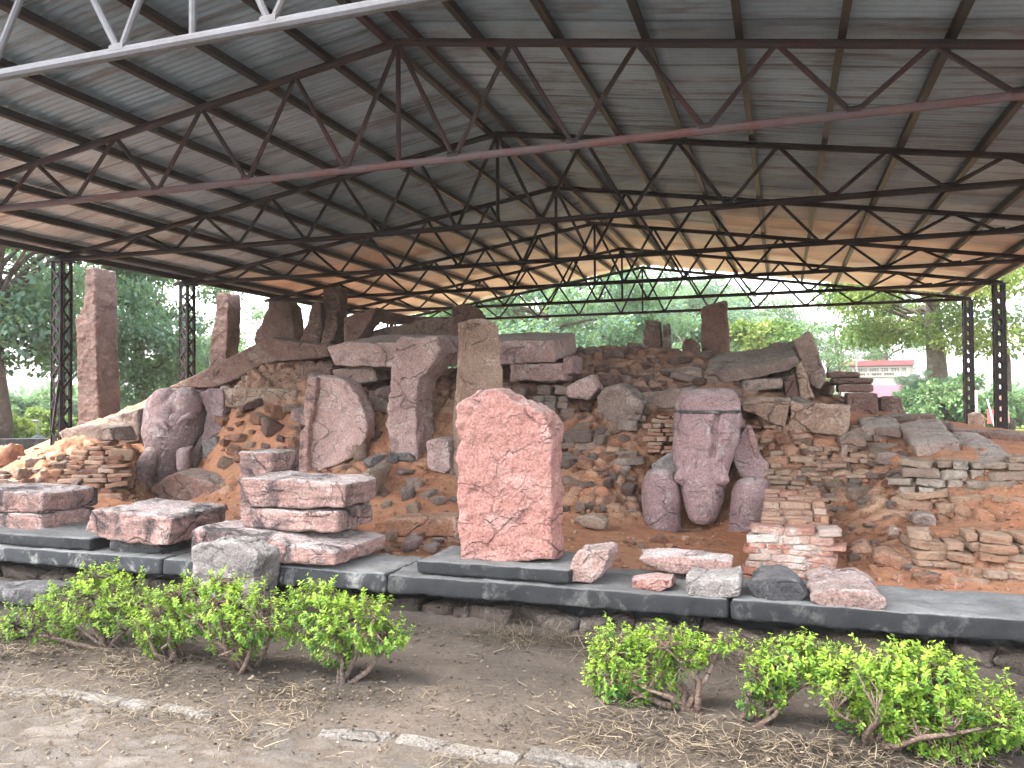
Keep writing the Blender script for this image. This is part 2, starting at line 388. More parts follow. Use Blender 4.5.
def straw_mat():
    m = M('dry_straw'); a = m.attr('tint')
    return m.done(m.colramp(a, [(.03, .024, .018), (.11, .086, .06), (.20, .165, .115), (.04, .031, .023), (.14, .11, .076)]), .9, spec=.1)
MAT['straw'] = straw_mat()
def litter_mat():
    m = M('dead_leaves'); return m.done(m.colramp(m.attr('tint'), [(.022, .017, .013), (.06, .043, .03), (.035, .027, .02), (.13, .10, .07), (.045, .033, .025), (.20, .165, .125)]), .9, spec=.1)
MAT['litter'] = litter_mat()
def plain(name, c, rough=.7, var=.25, metal=0., spec=.3):
    m = M(name); v = m.obj(); n = m.noise(v, 3., 6, .7, .4); n2 = m.noise(v, 30., 4, .7)
    col = m.mix(m.ramp(n, .3, .7, 0, var), c, tuple(x*.45 for x in c))
    return m.done(col, rough, m.bump(n2, .2, .004), metal, spec)
def lawn_mat():
    m = M('lawn_grass'); v = m.obj(rand=False); n = m.noise(v, .35, 6, .7, .4); n2 = m.noise(v, 5., 5, .7)
    col = m.mix(m.ramp(n, .3, .7), (.115, .165, .03), (.20, .20, .06)); col = m.mix(m.ramp(n2, .3, .7, 0, .6), col, (.06, .09, .02))
    return m.done(col, .95, m.bump(n2, .8, .08), spec=.1)
MAT['lawn'] = lawn_mat()

# ------------------------------------------------------------------ ground sheet to the horizon
def axis(lo, hi, dlo, dhi, step):
    a = list(np.arange(dlo, dhi+1e-6, step)); s = step
    x = a[0]
    while x > lo: s *= 1.35; x -= s; a.insert(0, x)
    s = step; x = a[-1]
    while x < hi: s *= 1.35; x += s; a.append(x)
    return np.array(a)
def grid_faces(nx, ny):
    i = np.arange(nx-1)[:, None]*ny+np.arange(ny-1)[None, :]
    return np.stack([i, i+ny, i+ny+1, i+1], -1).reshape(-1, 4)
def ground_h(x, y):
    p = np.stack([x, y, x*0], 1)
    near = np.clip((7-np.abs(y-3))/2, 0, 1)*np.clip((12-np.abs(x+2))/3, 0, 1)
    z = near*(.018*fbm(p*1.3, 4, 3)+.012*fbm(p*9, 3, 5))
    z += .12*np.clip((y-4.72)/.4, 0, 1)*near*(1+.7*fbm(p*1.6, 3, 8))
    z += .03*np.exp(-((y-4.1)/.35)**2)*near
    return z
gx = axis(-150, 110, -8, 4, .04); gy = axis(-20, 150, 1.6, 5.4, .035)
GX, GY = np.meshgrid(gx, gy, indexing='ij'); X, Y = GX.ravel(), GY.ravel()
Z = ground_h(X, Y)
d1, d2, cid = worley(np.stack([X*5.2+.7*fbm(np.stack([X, Y, X*0], 1)*3, 3, 4), Y*7.5+.5*fbm(np.stack([X, Y, X*0], 1)*4, 3, 6), X*0+.5], 1), 21)
pv = np.clip((3.45-.05*X-Y)/.12, 0, 1)*np.clip((fbm(np.stack([X, Y, X*0], 1)*.9, 3, 31)+.6)*3, 0, 1)*np.clip((d2-d1)*9-.5, 0, 1)
near = (np.abs(Y-3) < 4) & (np.abs(X+2) < 8)
Z = Z+np.where(near, pv*(.006+.014*cid), 0)
gme = mesh_np('ground', np.stack([X, Y, Z], 1), grid_faces(len(gx), len(gy)), True, {'cell': cid, 'pave': pv*near, 'litter': np.clip(1.25*np.exp(-((Y-3.93)/.24)**2)*(1-.8*np.exp(-((X+1.6)/.55)**2))+.7*np.exp(-((Y-5.0)/.12)**2)+.5*fbm(np.stack([X*1.7, Y*2.5, X*0], 1), 4, 61)-.25, 0, 1)*near})
tag(link('ground', gme, MAT['ground']), kind='structure')
def lawn():
    lx = axis(-120, 90, -40, 40, 1.2); ly = axis(26.6, 130, 27.6, 60, 1.2)
    A, B = np.meshgrid(lx, ly, indexing='ij'); A, B = A.ravel(), B.ravel(); p = np.stack([A, B, A*0], 1)
    V = np.stack([A, B, .012+.0*A+.05*(fbm(p*.4, 3, 2)+.6)*np.clip((B-29)/8, 0, 1)], 1)
    tag(link('lawn', mesh_np('lawn', V, grid_faces(len(lx), len(ly)), True), MAT['lawn']), kind='structure')
    # lawn left of the shelter
    lx = axis(-120, -15.5, -60, -15.4, 1.2); lx = lx[lx < -15]; ly = np.arange(2, 19.7, 1.1)
    ly[-1] = 19.55
    A, B = np.meshgrid(lx, ly, indexing='ij'); A, B = A.ravel(), B.ravel()
    tag(link('lawn', mesh_np('lawn', np.stack([A, B, A*0+.012], 1), grid_faces(len(lx), len(ly)), True), MAT['lawn']), kind='structure')
lawn()

# ------------------------------------------------------------------ the ruined mound under the shelter
CTRL = {
 -90: [(520, 7.0), (505, 7.7), (490, 8.3), (476, 9.2)],
 0: [(508, 6.9), (484, 7.5), (470, 7.9), (462, 8.7)],
 60: [(506, 7.0), (486, 7.55), (466, 7.85), (449, 8.15), (444, 8.7), (447, 10.2)],
 110: [(507, 7.3), (493, 7.8), (478, 8.05), (450, 8.35), (433, 8.7), (423, 9.8)],
 150: [(504, 7.8), (496, 8.6), (490, 9.1), (440, 10.0), (415, 10.4), (405, 11.2)],
 190: [(506, 8.0), (497, 8.7), (480, 9.5), (440, 10.2), (396, 10.5), (385, 11)],
 240: [(511, 7.7), (496, 8.2), (470, 8.8), (440, 9.2), (410, 9.6), (390, 9.9), (376, 10.6)],
 290: [(512, 7.8), (485, 8.3), (460, 8.7), (430, 9.1), (405, 9.4), (384, 9.9)],
 340: [(516, 7.6), (490, 8.1), (470, 8.6), (430, 9.2), (392, 9.5), (375, 9.9)],
 400: [(538, 6.75), (521, 7.1), (500, 7.6), (475, 8.2), (460, 8.5), (420, 9.1), (394, 9.35), (386, 10.4), (368, 11.3)],
 450: [(542, 6.75), (520, 7.1), (497, 7.7), (472, 8.4), (440, 8.95), (394, 9.4), (386, 10.5), (368, 11.3)],
 500: [(544, 6.7), (520, 7.8), (475, 8.4), (440, 8.9), (400, 9.3), (388, 10.2), (366, 11.2)],
 560: [(545, 6.6), (525, 7.6), (510, 8.0), (480, 8.45), (450, 8.8), (420, 9.1), (387, 9.5), (362, 9.9), (350, 10.5)],
 610: [(549, 6.6), (527, 7.7), (505, 8.15), (470, 8.5), (440, 8.8), (412, 9.2), (388, 9.6), (362, 10.), (350, 10.8)],
 655: [(532, 7.7), (515, 8.45), (470, 8.85), (440, 9.0), (412, 9.25), (388, 9.7), (362, 10.2), (350, 11)],
 705: [(533, 7.8), (518, 8.6), (460, 9.15), (420, 9.3), (392, 9.7), (364, 10.2), (354, 11)],
 770: [(536, 7.75), (512, 8.3), (470, 8.65), (440, 8.95), (418, 9.25), (398, 9.8), (378, 10.5)],
 850: [(588, 6.0), (553, 6.9), (527, 7.6), (510, 7.9), (490, 8.3), (467, 8.6), (442, 9.05), (422, 9.6), (408, 10.2)],
 930: [(591, 5.95), (577, 6.25), (548, 6.5), (535, 6.75), (527, 7.1), (512, 7.6), (474, 7.85), (452, 8.2), (432, 8.9), (420, 10)],
 1000: [(592, 6.1), (583, 6.3), (550, 6.5), (541, 6.7), (530, 7.1), (517, 7.4), (478, 7.65), (462, 8.0), (444, 8.8), (430, 10)],
 1090: [(594, 6.1), (583, 6.35), (552, 6.5), (542, 6.7), (532, 7.1), (517, 7.4), (480, 7.65), (464, 8.0), (446, 8.8), (434, 10)],
}
cp = [tuple(at(px, py, Yv)) for px, L in CTRL.items() for py, Yv in L]
for x in np.arange(-15, 7.1, 1.0): cp += [(x, 5.3, .37), (x, 5.9, .37)]
for x, z12, z15 in ((-16, .3, .2), (-13, .2, .15), (-11, .55, .5), (-9, 1.45, 1.1), (-7, 1.75, 1.4), (-5, 1.9, 1.5), (-3, 1.95, 1.5), (-1, 1.72, 1.25), (1, 1.35, .9), (3, .9, .5), (4.5, .6, .3), (7, .3, .2)):
    cp += [(x, 12.3, z12), (x, 15, z15), (x, 17.6, .12), (x, 19.5, -.1)]
for y in (7, 9, 12): cp += [(6.5, y, .7 if y < 10 else .3), (-17, y, .2)]
cp = np.array(cp)
def tps(C, lam=.02):
    P = C[:, :2]; n = len(P); D = np.sqrt(((P[:, None]-P[None])**2).sum(-1))
    K = np.where(D > 0, D*D*np.log(D+1e-9), 0)+lam*np.eye(n); A = np.zeros((n+3, n+3)); Q = np.c_[np.ones(n), P]
    A[:n, :n] = K; A[:n, n:] = Q; A[n:, :n] = Q.T; b = np.r_[C[:, 2], 0, 0, 0]; wgt = np.linalg.solve(A, b)
    def ev(x, y):
        out = np.empty(len(x))
        for s in range(0, len(x), 20000):
            xx, yy = x[s:s+20000], y[s:s+20000]; d = np.sqrt((xx[:, None]-P[None, :, 0])**2+(yy[:, None]-P[None, :, 1])**2)
            out[s:s+20000] = (np.where(d > 0, d*d*np.log(d+1e-9), 0) @ wgt[:n])+wgt[n]+wgt[n+1]*xx+wgt[n+2]*yy
        return out
    return ev
HZ = tps(cp)
mx_ = np.arange(-15.5, 5.4, .034); my_ = np.r_[np.arange(5.45, 10.6, .03), np.arange(10.6, 19.2, .09)]
A_, B_ = np.meshgrid(mx_, my_, indexing='ij'); X, Y = A_.ravel(), B_.ravel()
Z = np.clip(HZ(X, Y), -.25, 2.3)
P3 = np.stack([X, Y, Z], 1)
gzx = np.gradient(Z.reshape(A_.shape), axis=0)/.034; gzy = np.gradient(Z.reshape(A_.shape), axis=1)/np.gradient(my_)[None, :]
N = np.stack([-gzx.ravel(), -gzy.ravel(), np.ones(len(X))], 1); steep = np.hypot(gzx, gzy).ravel(); N /= np.linalg.norm(N, axis=1)[:, None]
flat = 1-np.clip((steep-.22)/.5, 0, 1)
flat = np.clip(flat+.8*np.clip(fbm(P3*1.1, 3, 77)*2.4+.4, 0, 1), 0, 1)*np.where(Z > 1.5, .35, 1)
wp = np.stack([X*5.2, Y*5.2, Z*11], 1)+.5*np.stack([fbm(P3*3, 2, k) for k in (41, 42, 43)], 1)
d1, d2, cid = worley(wp, 5); gap = np.clip(d2-d1, 0, 1)
stoneh = np.clip(gap*4.5, 0, 1)*(.04+.08*cid)-.04
disp = (1-flat)*stoneh+.05*fbm(P3*1.7, 4, 50)*(1-.7*flat)+.014*fbm(P3*11, 3, 60)
front = np.clip((Y-5.7)/.3, 0, 1)
P3 = P3+N*(disp*front)[:, None]
mme = mesh_np('earth_mound', P3, grid_faces(len(mx_), len(my_)), True, {'cell': cid, 'gap': gap, 'flat': flat})
tag(link('terrain_mound', mme, MAT['mound']), kind='structure')
mono_z = P3[:, 2].reshape(A_.shape)
def surf(px, py, y0=5.6, y1=15.):
    """point where the sight line meets the mound"""
    r = ray(px, py); ys = np.arange(y0, y1, .02); xs = r.x/r.y*ys; zs = CAM_H+r.z/r.y*ys
    z = HZ(xs, ys); k = np.argmax(z >= zs)
    if z[k] < zs[k]: return None
    return Vector((xs[k], ys[k], zs[k]))

# ------------------------------------------------------------------ rock builder
def remesh(me, vs):
    o = bpy.data.objects.new('tmp', me); COL.objects.link(o)
    md = o.modifiers.new('r', 'REMESH'); md.mode = 'VOXEL'; md.voxel_size = vs
    dg = bpy.context.evaluated_depsgraph_get(); r = bpy.data.meshes.new_from_object(o.evaluated_get(dg))
    bpy.data.objects.remove(o); bpy.data.meshes.remove(me)
    return r
def lap(V, E, it, k=.5):
    deg = np.bincount(E.ravel(), minlength=len(V)).astype(float)[:, None]
    for _ in range(it):
        s = np.zeros_like(V); np.add.at(s, E[:, 0], V[E[:, 1]]); np.add.at(s, E[:, 1], V[E[:, 0]])
        V = V+k*(s/np.maximum(deg, 1)-V)
    return V
def normals(me):
    a = np.empty(len(me.vertices)*3, np.float32); me.vertices.foreach_get('normal', a); return a.reshape(-1, 3).astype(float)
def weather(me, vs, amp, seed, strata=0., round_=4, fine=1., cracks=0., low=1.):
    V = co(me); ne = len(me.edges); E = np.empty(ne*2, np.int32); me.edges.foreach_get('vertices', E); E = E.reshape(-1, 2)
    V = lap(V, E, 1); Sm = lap(V, E, round_)
    mk = np.clip(.5+1.6*fbm(V*3.1+seed*3.7, 3, seed), 0, 1)[:, None]
    nrm = normals(me)
    curv = ((V-Sm)*nrm).sum(1)/vs
    V = V*(1-mk)+Sm*mk
    d = amp*(low*.9*fbm(V*1.6+seed, 3, seed+3)+.7*(np.abs(fbm(V*4.5+seed, 4, seed+5))*-2+.5)+fine*.45*fbm(V*13+seed, 3, seed+7))
    a1, a2, ci = worley(V*np.array([4.2, 4.2, 5.5])+.5*np.stack([fbm(V*5+seed+k, 3, seed+k) for k in (1, 2, 3)], 1)+seed*.37, seed+17)
    d += amp*1.1*(ci-.6)*np.clip((a2-a1)*6, 0, 1)
    if strata:
        q = V*np.array([.8, .8, 9.]); d -= strata*np.clip(fbm(q+seed, 3, seed+11)*2-.3, 0, 1)
    if cracks:
        a1, a2, _ = worley(V*np.array([1.7, 1.7, 1.3])+.35*fbm(V*4, 3, seed)[:, None], seed+13)
        d -= cracks*np.clip(1-(a2-a1)*22, 0, 1)
    V = V+nrm*d[:, None]
    me.vertices.foreach_set('co', V.astype(np.float32).ravel())
    a = me.attributes.new('wear', 'FLOAT', 'POINT'); a.data.foreach_set('value', np.clip(curv*1.2, 0, 1).astype(np.float32))
    me.polygons.foreach_set('use_smooth', np.ones(len(me.polygons), bool)); me.update()
    return me
_seed = [100]
def nseed(): _seed[0] += 1; return _seed[0]
def prism_mesh(front, back, taper=1.):
    bm = bmesh.new(); f = [Vector(p) for p in front]; c = sum(f, Vector())/len(f); b = Vector(back)
    vf = [bm.verts.new(p) for p in f]; vb = [bm.verts.new(c+(p-c)*taper+b) for p in f]; n = len(f)
    bm.faces.new(vf); bm.faces.new(vb[::-1])
    for i in range(n): bm.faces.new((vf[i], vb[i], vb[(i+1) % n], vf[(i+1) % n]))
    bmesh.ops.recalc_face_normals(bm, faces=bm.faces); bmesh.ops.triangulate(bm, faces=bm.faces)
    me = bpy.data.meshes.new('rock'); bm.to_mesh(me); bm.free(); return me
def rock(name, label, cat, poly, Yf, back, mat, vs=.019, amp=.02, taper=1., group=None, parent=None, strata=0., round_=4, fine=1., cracks=0., low=1.):
    """silhouette of the front face in its own upright plane at depth Yf (m), pushed back by a vector (m)"""
    front = [at(p[0], p[1], p[2] if len(p) > 2 else Yf) for p in poly]
    me = remesh(prism_mesh(front, back, taper), vs); weather(me, vs, amp, nseed(), strata, round_, fine, cracks, low)
    b = base_of(co(me)) if parent is None else Vector(parent.location)
    rebase(me, b); me.name = name
    o = link(name, me, MAT[mat] if isinstance(mat, str) else mat, parent)
    if parent is None: o.location = b; tag(o, label, cat, group)
    elif label: o['label'] = label
    return o
def sq(x0, y0, x1, y1): return [(x0, y0), (x1, y0), (x1, y1), (x0, y1)]
#@@PART2
# ------------------------------------------------------------------ shelter: trusses, purlins, posts, corrugated sheets
XR, HS, ZB, ZR, ZE, TY0, TS = -3.056, 6.5, 3.640, 4.684, 3.683, 3.574, 2.493
def chord_z(d): return ZR-(ZR-ZE)*abs(d)/HS
shelter = thing('shelter', 'wide gabled steel truss shelter with corrugated zinc roof over the ruins', 'shelter', (XR, 11, 0))
def shp(mb, name, mat, parent, label=None, loc=None):
    base = Vector(parent.location) if parent is shelter else Vector((0, 0, 0))
    V = np.concatenate(mb.v); me = mesh_np(name, V-np.array(shelter.location), mb.f, False)
    o = link(name, me, MAT[mat], parent)
    if label: o['label'] = label
    return o
for k in range(7):
    Yt = TY0+TS*k
    m_b, m_t, m_w = ('steel_front_lit',)*3 if k == 0 else ('steel_pink', 'steel_red', 'steel_red') if k == 1 else ('steel_dark',)*3
    P = lambda d, top: (XR+d, Yt, chord_z(d) if top else ZB)
    mb = MB(); mb.tube([P(-HS-.12, 0), P(-2.2, 0), P(2.2, 0), P(HS+.12, 0)], .034, 10)
    bot = shp(mb, 'bottom_chord', m_b, shelter, 'pale front chord with painted-in light' if k == 0 else 'dusty pink red oxide chord' if k == 1 else None)
    mb = MB(); mb.tube([P(-HS-.25, 1), P(0, 1)], .034, 10); mb.tube([P(0, 1), P(HS+.25, 1)], .034, 10)
    shp(mb, 'top_chord', m_t, shelter)
    mb = MB(); rw = .021
    mb.tube([P(0, 1), P(0, 0)], rw)
    for sgn in (-1, 1):
        for j in range(6):
            a = 1.015*j; b = .507+1.015*j; c = 1.015*(j+1)
            mb.tube([P(sgn*a, 1), P(sgn*b, 0)], rw)
            if c < HS: mb.tube([P(sgn*b, 0), P(sgn*c, 1)], rw)
        # gusset weld beads
        for j in range(6):
            b = .507+1.015*j; mb.tube([(XR+sgn*b-.05, Yt, ZB+.02), (XR+sgn*b+.05, Yt, ZB+.02)], .036, 8)
    shp(mb, 'truss_web', m_w, shelter)
def purlin(d):
    z = chord_z(d)+.034+.045; mb = MB(); sl = -(ZR-ZE)/HS*(1 if d >= 0 else -1)
    up = Vector((-sl, 0, 1)).normalized()
    mb.bar((XR+d, TY0-.4, z), (XR+d, TY0+TS*6+.35, z), .028, .088, up)
    e = up*.04; mb.bar(Vector((XR+d+.02, TY0-.4, z))-e, Vector((XR+d+.02, TY0+TS*6+.35, z))-e, .045, .008, up)
    shp(mb, 'purlin', 'steel_dark' if abs(d) > .5 else 'steel_red', shelter)
for sgn in (-1, 1):
    for k in range(9): purlin(sgn*(.13 if k == 0 else .695*k))
    purlin(sgn*6.28); purlin(sgn*6.62)
# posts: four corner angles with lacing
for k in range(7):
    for sgn in (-1, 1):
        mb = MB(); x0 = XR+sgn*HS; y0 = TY0+TS*k; hw = .082; zt = ZB-.03; x0 += .18 if sgn > 0 else 0; zb_ = -.05
        for sx in (-1, 1):
            for sy in (-1, 1):
                mb.bar((x0+sx*hw, y0+sy*(hw-.003), zb_), (x0+sx*hw, y0+sy*(hw-.003), zt), .012, .045, (0, 1, 0))
                mb.bar((x0+sx*(hw-.026), y0+sy*hw, zb_), (x0+sx*(hw-.026), y0+sy*hw, zt), .04, .012, (0, 1, 0))
        n = 18; dz = (zt-.2)/n
        for i in range(n):
            za, zc = .1+i*dz, .1+(i+1)*dz; q = 1 if i % 2 else -1
            for sy in (-1, 1): mb.bar((x0-q*hw, y0+sy*(hw+.008), za), (x0+q*hw, y0+sy*(hw+.008), zc), .007, .03, (0, 0, 1)); mb.bar((x0+q*hw, y0+sy*(hw+.016), za), (x0-q*hw, y0+sy*(hw+.016), zc), .007, .03, (0, 0, 1))
            for sx in (-1, 1): mb.bar((x0+sx*(hw+.01), y0-q*hw, za), (x0+sx*(hw+.01), y0+q*hw, zc), .034, .007, (1, 0, 0))
        mb.box((x0, y0, zt+.006), (.13, .13, .008))
        shp(mb, 'post', 'steel_dark', shelter)
        if k == 2 and sgn < 0:
            mb = MB(); mb.bar((x0+.02, y0-.16, 1.25), (x0+.3, y0-.3, 1.95), .03, .03); shp(mb, 'brace', 'steel_dark', shelter)
# corrugated sheets, one per slope, real waves
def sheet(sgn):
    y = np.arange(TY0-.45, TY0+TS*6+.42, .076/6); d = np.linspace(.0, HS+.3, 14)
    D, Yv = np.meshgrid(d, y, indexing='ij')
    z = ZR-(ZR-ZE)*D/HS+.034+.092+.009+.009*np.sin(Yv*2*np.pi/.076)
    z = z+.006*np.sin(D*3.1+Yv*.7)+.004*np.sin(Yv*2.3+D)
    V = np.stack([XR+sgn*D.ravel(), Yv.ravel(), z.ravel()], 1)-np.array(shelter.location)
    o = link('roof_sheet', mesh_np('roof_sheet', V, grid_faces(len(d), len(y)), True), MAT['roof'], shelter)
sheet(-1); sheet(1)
mb = MB(); zt = ZR+.034+.115
for sgn in (-1, 1): mb.bar((XR+sgn*.12, TY0-.46, zt), (XR+sgn*.12, TY0+TS*6+.43, zt), .24, .006, (sgn*.154, 0, 1))
shp(mb, 'ridge_cap', 'steel_dark', shelter)

# ------------------------------------------------------------------ masonry
def round_template(n=4, r=.0):
    """points on a cube surface, welded grid"""
    idx = {}; V = []; Fc = []
    t = np.linspace(-1, 1, n+1)
    def vid(p):
        k = tuple(np.round(p, 5))
        if k not in idx: idx[k] = len(V); V.append(p)
        return idx[k]
    for ax in range(3):
        for s in (-1, 1):
            u, v = [(1, 2), (2, 0), (0, 1)][ax]
            for i in range(n):
                for j in range(n):
                    q = []
                    for di, dj in ((0, 0), (1, 0), (1, 1), (0, 1)):
                        p = np.zeros(3); p[ax] = s; p[u] = t[i+di]; p[v] = t[j+dj]; q.append(vid(p))
                    Fc.append(q if s > 0 else q[::-1])
    return np.array(V), np.array(Fc)
TV, TF = round_template(6)
TV6, TF6 = round_template(7)
def stone_block(c, h, R, seed, rnd=.3, rough=.1, T=TV):
    """one weathered block: half sizes h, corner radius rnd*min(h)"""
    h = np.array(h, float); q = T*h; r = rnd*h.min(); inn = np.clip(q, -(h-r), h-r); d = q-inn; l = np.linalg.norm(d, axis=1)[:, None]
    q = inn+d*np.minimum(1, r/np.maximum(l, 1e-9)); m = h.min()
    q = q+rough*m*np.stack([fbm(T*1.3+seed*5.1+k*9, 3, seed+k)*1.6+fbm(T*4.3+seed*3.1+k*5, 2, seed+k)*.8 for k in range(3)], 1)
    return q @ R.T+c
class Wall:
    def __init__(s): s.V = []; s.F = []; s.C = []; s.n = 0
    def put(s, V, cell, Fc=TF): s.V.append(V); s.F.append(Fc+s.n); s.C.append(np.full(len(V), cell)); s.n += len(V)
    def build(s, name, label, cat, mat, parent=None, group=None, kind=None):
        V = np.concatenate(s.V); b = base_of(V) if parent is None else Vector(parent.location)
        o = link(name, mesh_np(name, V-np.array(b), np.concatenate(s.F), False, {'cell': np.concatenate(s.C)}), MAT[mat], parent)
        o.data.polygons.foreach_set('use_smooth', np.ones(len(o.data.polygons), bool))
        if parent is None: o.location = b; tag(o, label, cat, group, kind)
        return o
def courses(W, p0, p1, z0, top, ch=.065, ln=(.14, .28), depth=.16, setback=.03, miss=.06, seed=0, rough=.12, jit=.02, rnd=.3):
    """rows of blocks from p0 to p1 (XY), z0 up to top(t)"""
    rg = np.random.RandomState(seed); p0 = np.array(p0[:2], float); p1 = np.array(p1[:2], float)
    L = np.linalg.norm(p1-p0); t = (p1-p0)/L; nrm = np.array([-t[1], t[0]]); z = z0; row = 0
    ang = math.atan2(t[1], t[0])
    while True:
        h = ch*rg.uniform(.65, 1.3); s = -rg.uniform(0, ln[0]); any_ = False
        while s < L:
            l = rg.uniform(*ln); m = (s+l/2)/L; tp = top(min(max(m, 0), 1))
            if z+h*.6 < tp and m < 1.03:
                any_ = True
                if rg.rand() > miss:
                    a = ang+rg.uniform(-1, 1)*.09*rough/.12; dd = depth*rg.uniform(.85, 1.15)
                    c2 = p0+t*(s+l/2)+nrm*(row*setback+dd/2+rg.uniform(-1, 1)*jit)
                    R = np.array(Matrix.Rotation(a, 3, 'Z') @ Matrix.Rotation(rg.uniform(-.05, .05)*rough/.1, 3, 'Y'))
                    W.put(stone_block(np.array([c2[0], c2[1], z+h/2+rg.uniform(-.004, .004)]), (l/2-.005, dd/2, h/2-.003), R, rg.randint(9999), rnd, rough), rg.rand())
            s += l
        z += h; row += 1
        if not any_ or row > 60: break
def pwall(name, label, mat, px0, px1, topf, parent=None, z0=None, cat='wall', **k):
    W_ = Wall(); a = at(*px0); b = at(*px1); k['rough'] = max(k.get('rough', .12), .26); k['jit'] = .05; k['rnd'] = min(.24, k.get('rnd', .35)); courses(W_, a, b, min(a.z, b.z) if z0 is None else z0, topf, **k)
    return W_.build(name, label, cat, mat)
def wav(a, b, amp, s): return lambda t: a+(b-a)*t+amp*mnoise.noise(Vector((t*6+s, s, 0)))

# ------------------------------------------------------------------ the cement platform in front
PF, PB, PZ = 5.055, 5.72, .42
platform = thing('stone_platform', 'low blackened cement platform with rubble base running along the front of the mound', 'platform', (-3, 5.4, 0))
def plat_part(name, mat, x0, x1, y0, y1, z0, z1, parent=platform, label=None):
    sx, sy, sz = x1-x0, y1-y0, z1-z0; n = (max(2, int(sx/.03)), max(2, int(sy/.03)), max(3, int(sz/.03)))
    bm = bmesh.new(); bmesh.ops.create_cube(bm, size=1)
    me = bpy.data.meshes.new(name); bmesh.ops.scale(bm, vec=(sx, sy, sz), verts=bm.verts); bmesh.ops.translate(bm, vec=((x0+x1)/2, (y0+y1)/2, (z0+z1)/2), verts=bm.verts)
    bmesh.ops.triangulate(bm, faces=bm.faces); bm.to_mesh(me); bm.free()
    me = remesh(me, .02); weather(me, .02, .010, nseed(), 0, 3, 2.); rebase(me, parent.location); me.name = name
    o = link(name, me, MAT[mat], parent)
    if label: o['label'] = label
    return o
for i, (x0, x1, m_) in enumerate(((-10.2, -6.9, 'platl'), (-6.9, -4.62, 'platl'), (-4.62, -2.66, 'platl'), (-2.66, -.32, 'plat'), (-.32, 1.9, 'plat'), (1.9, 4.6, 'plat'))):
    plat_part('coping', m_, x0+.002, x1-.002, PF, PB, PZ-.13, PZ, label='pale weathered cement coping' if i < 3 else None)
plat_part('plinth', 'plat', -2.44, -1.33, 5.1, 5.72, PZ+.002, PZ+.105)
plat_part('plinth', 'plat', -7.4, -5.38, 5.1, 6.15, PZ+.002, PZ+.11)
plat_part('infill', 'platl', -10.2, -5.0, 5.725, 6.6, .05, PZ-.006)
plat_part('backing', 'plat', -10.1, 4.5, 5.32, 5.6, -.05, PZ-.14)
W_ = Wall(); courses(W_, (-10, PF+.07), (4.5, PF+.07), -.06, lambda t: .285, ch=.125, ln=(.1, .5), depth=.2, setback=0, miss=.0, seed=3, rough=.34, jit=.02, rnd=.4)
W_.build('base_wall', None, None, 'rubwall', platform)
# low black wall on the far left, kerb of the walkway
lw = [onz(-60, 450, .86), onz(57, 433, .9)]
lw0, lw1 = at(-80, 450, 12.), at(62, 433, 13.2)
mb = MB(); mb.bar((lw0.x, lw0.y, .45), (lw1.x, lw1.y, .45), .35, 1.0); o = mb.build('parapet', MAT['plat'])
o.location.z = 0; tag(o, 'low black parapet wall beside the far left lattice post', 'wall')
Vp = co(o.data); ztop = at(20, 439, 12.7).z; Vp[:, 2] = np.where(Vp[:, 2] > .5, ztop, -.1); o.data.vertices.foreach_set('co', Vp.astype(np.float32).ravel()); o.data.update()

# ------------------------------------------------------------------ the big stones
g_cap = None
R_ = rock
R_('capstone', 'long rose stone beam lying on top of the mound behind the standing stones', 'stone beam',
   [(326, 347), (345, 342), (440, 343), (500, 340), (553, 341), (555, 362), (470, 366), (370, 367), (335, 366)], 9.15, (.02, 1.0, .17), 'rose', amp=.012, low=.4)
R_('support_stone', 'squared rose block wedged under the right end of the long top beam', 'stone block', [(510, 364), (565, 362), (564, 381), (509, 382)], 9.2, (0, .7, 0), 'rose', strata=.02)
R_('support_stone', 'small reddish cube between the long beam and the rubble', 'stone block', [(562, 357), (573, 355), (573, 373), (563, 375)], 9.2, (0, .5, 0), 'rose')
R_('support_stone', 'flat rough stone under the left end of the long top beam', 'stone block', [(330, 369), (374, 368), (377, 380), (360, 384), (335, 382)], 9.3, (0, .6, 0), 'dull', strata=.02)
R_('standing_stone', 'tall rough rose standing stone with dark split right side, left of the tan pillar', 'standing stone',
   [(393, 346), (400, 336), (425, 337), (437, 336), (440, 349), (428, 372), (419, 378), (416, 400), (417, 462), (392, 457), (385, 424), (389, 400), (390, 380)], 8.5, (0, .5, 0), 'rose', amp=.024, low=.5)
c_ = R_('leaning_slab', 'broad round edged mauve slab leaning on the mound with a pale split edge', 'stone slab',
   [(308, 377), (330, 376), (347, 382), (358, 396), (366, 417), (366, 437), (354, 455), (338, 464), (312, 474), (302, 474), (305, 430)], 8.62, (0, .26, .02), 'rose', amp=.018, low=.5)
R_('split_edge', 'pale split sliver along the left edge', None, [(306, 377), (316, 377), (313, 405), (308, 430), (307, 474), (296, 473), (299, 431), (304, 428), (303, 410)], 8.52, (0, .3, .02), 'rosel', amp=.02, parent=c_)
R_('standing_pillar', 'squared tan stone pillar rising behind the big pink slab', 'stone pillar',
   [(468, 319), (484, 318), (497, 321), (501, 350), (502, 380), (503, 500), (466, 500), (464, 410), (469, 370)], 7.9, (-.26, .3, 0), 'tan', amp=.02)
E_ = R_('pink_slab', 'large upright pink sandstone slab with peaked top on a black plinth', 'stone slab',
   [(457, 408), (463, 402), (471, 398), (480, 392), (489, 389), (496, 389), (505, 394), (514, 402), (529, 406), (541, 412), (548, 424), (551, 436), (551, 500), (552, 561), (500, 562), (462, 560), (459, 530), (458, 470)], 5.22, (.01, .3, 0), 'pink', vs=.013, amp=.028, fine=1.7, cracks=.0, round_=2, low=.25)
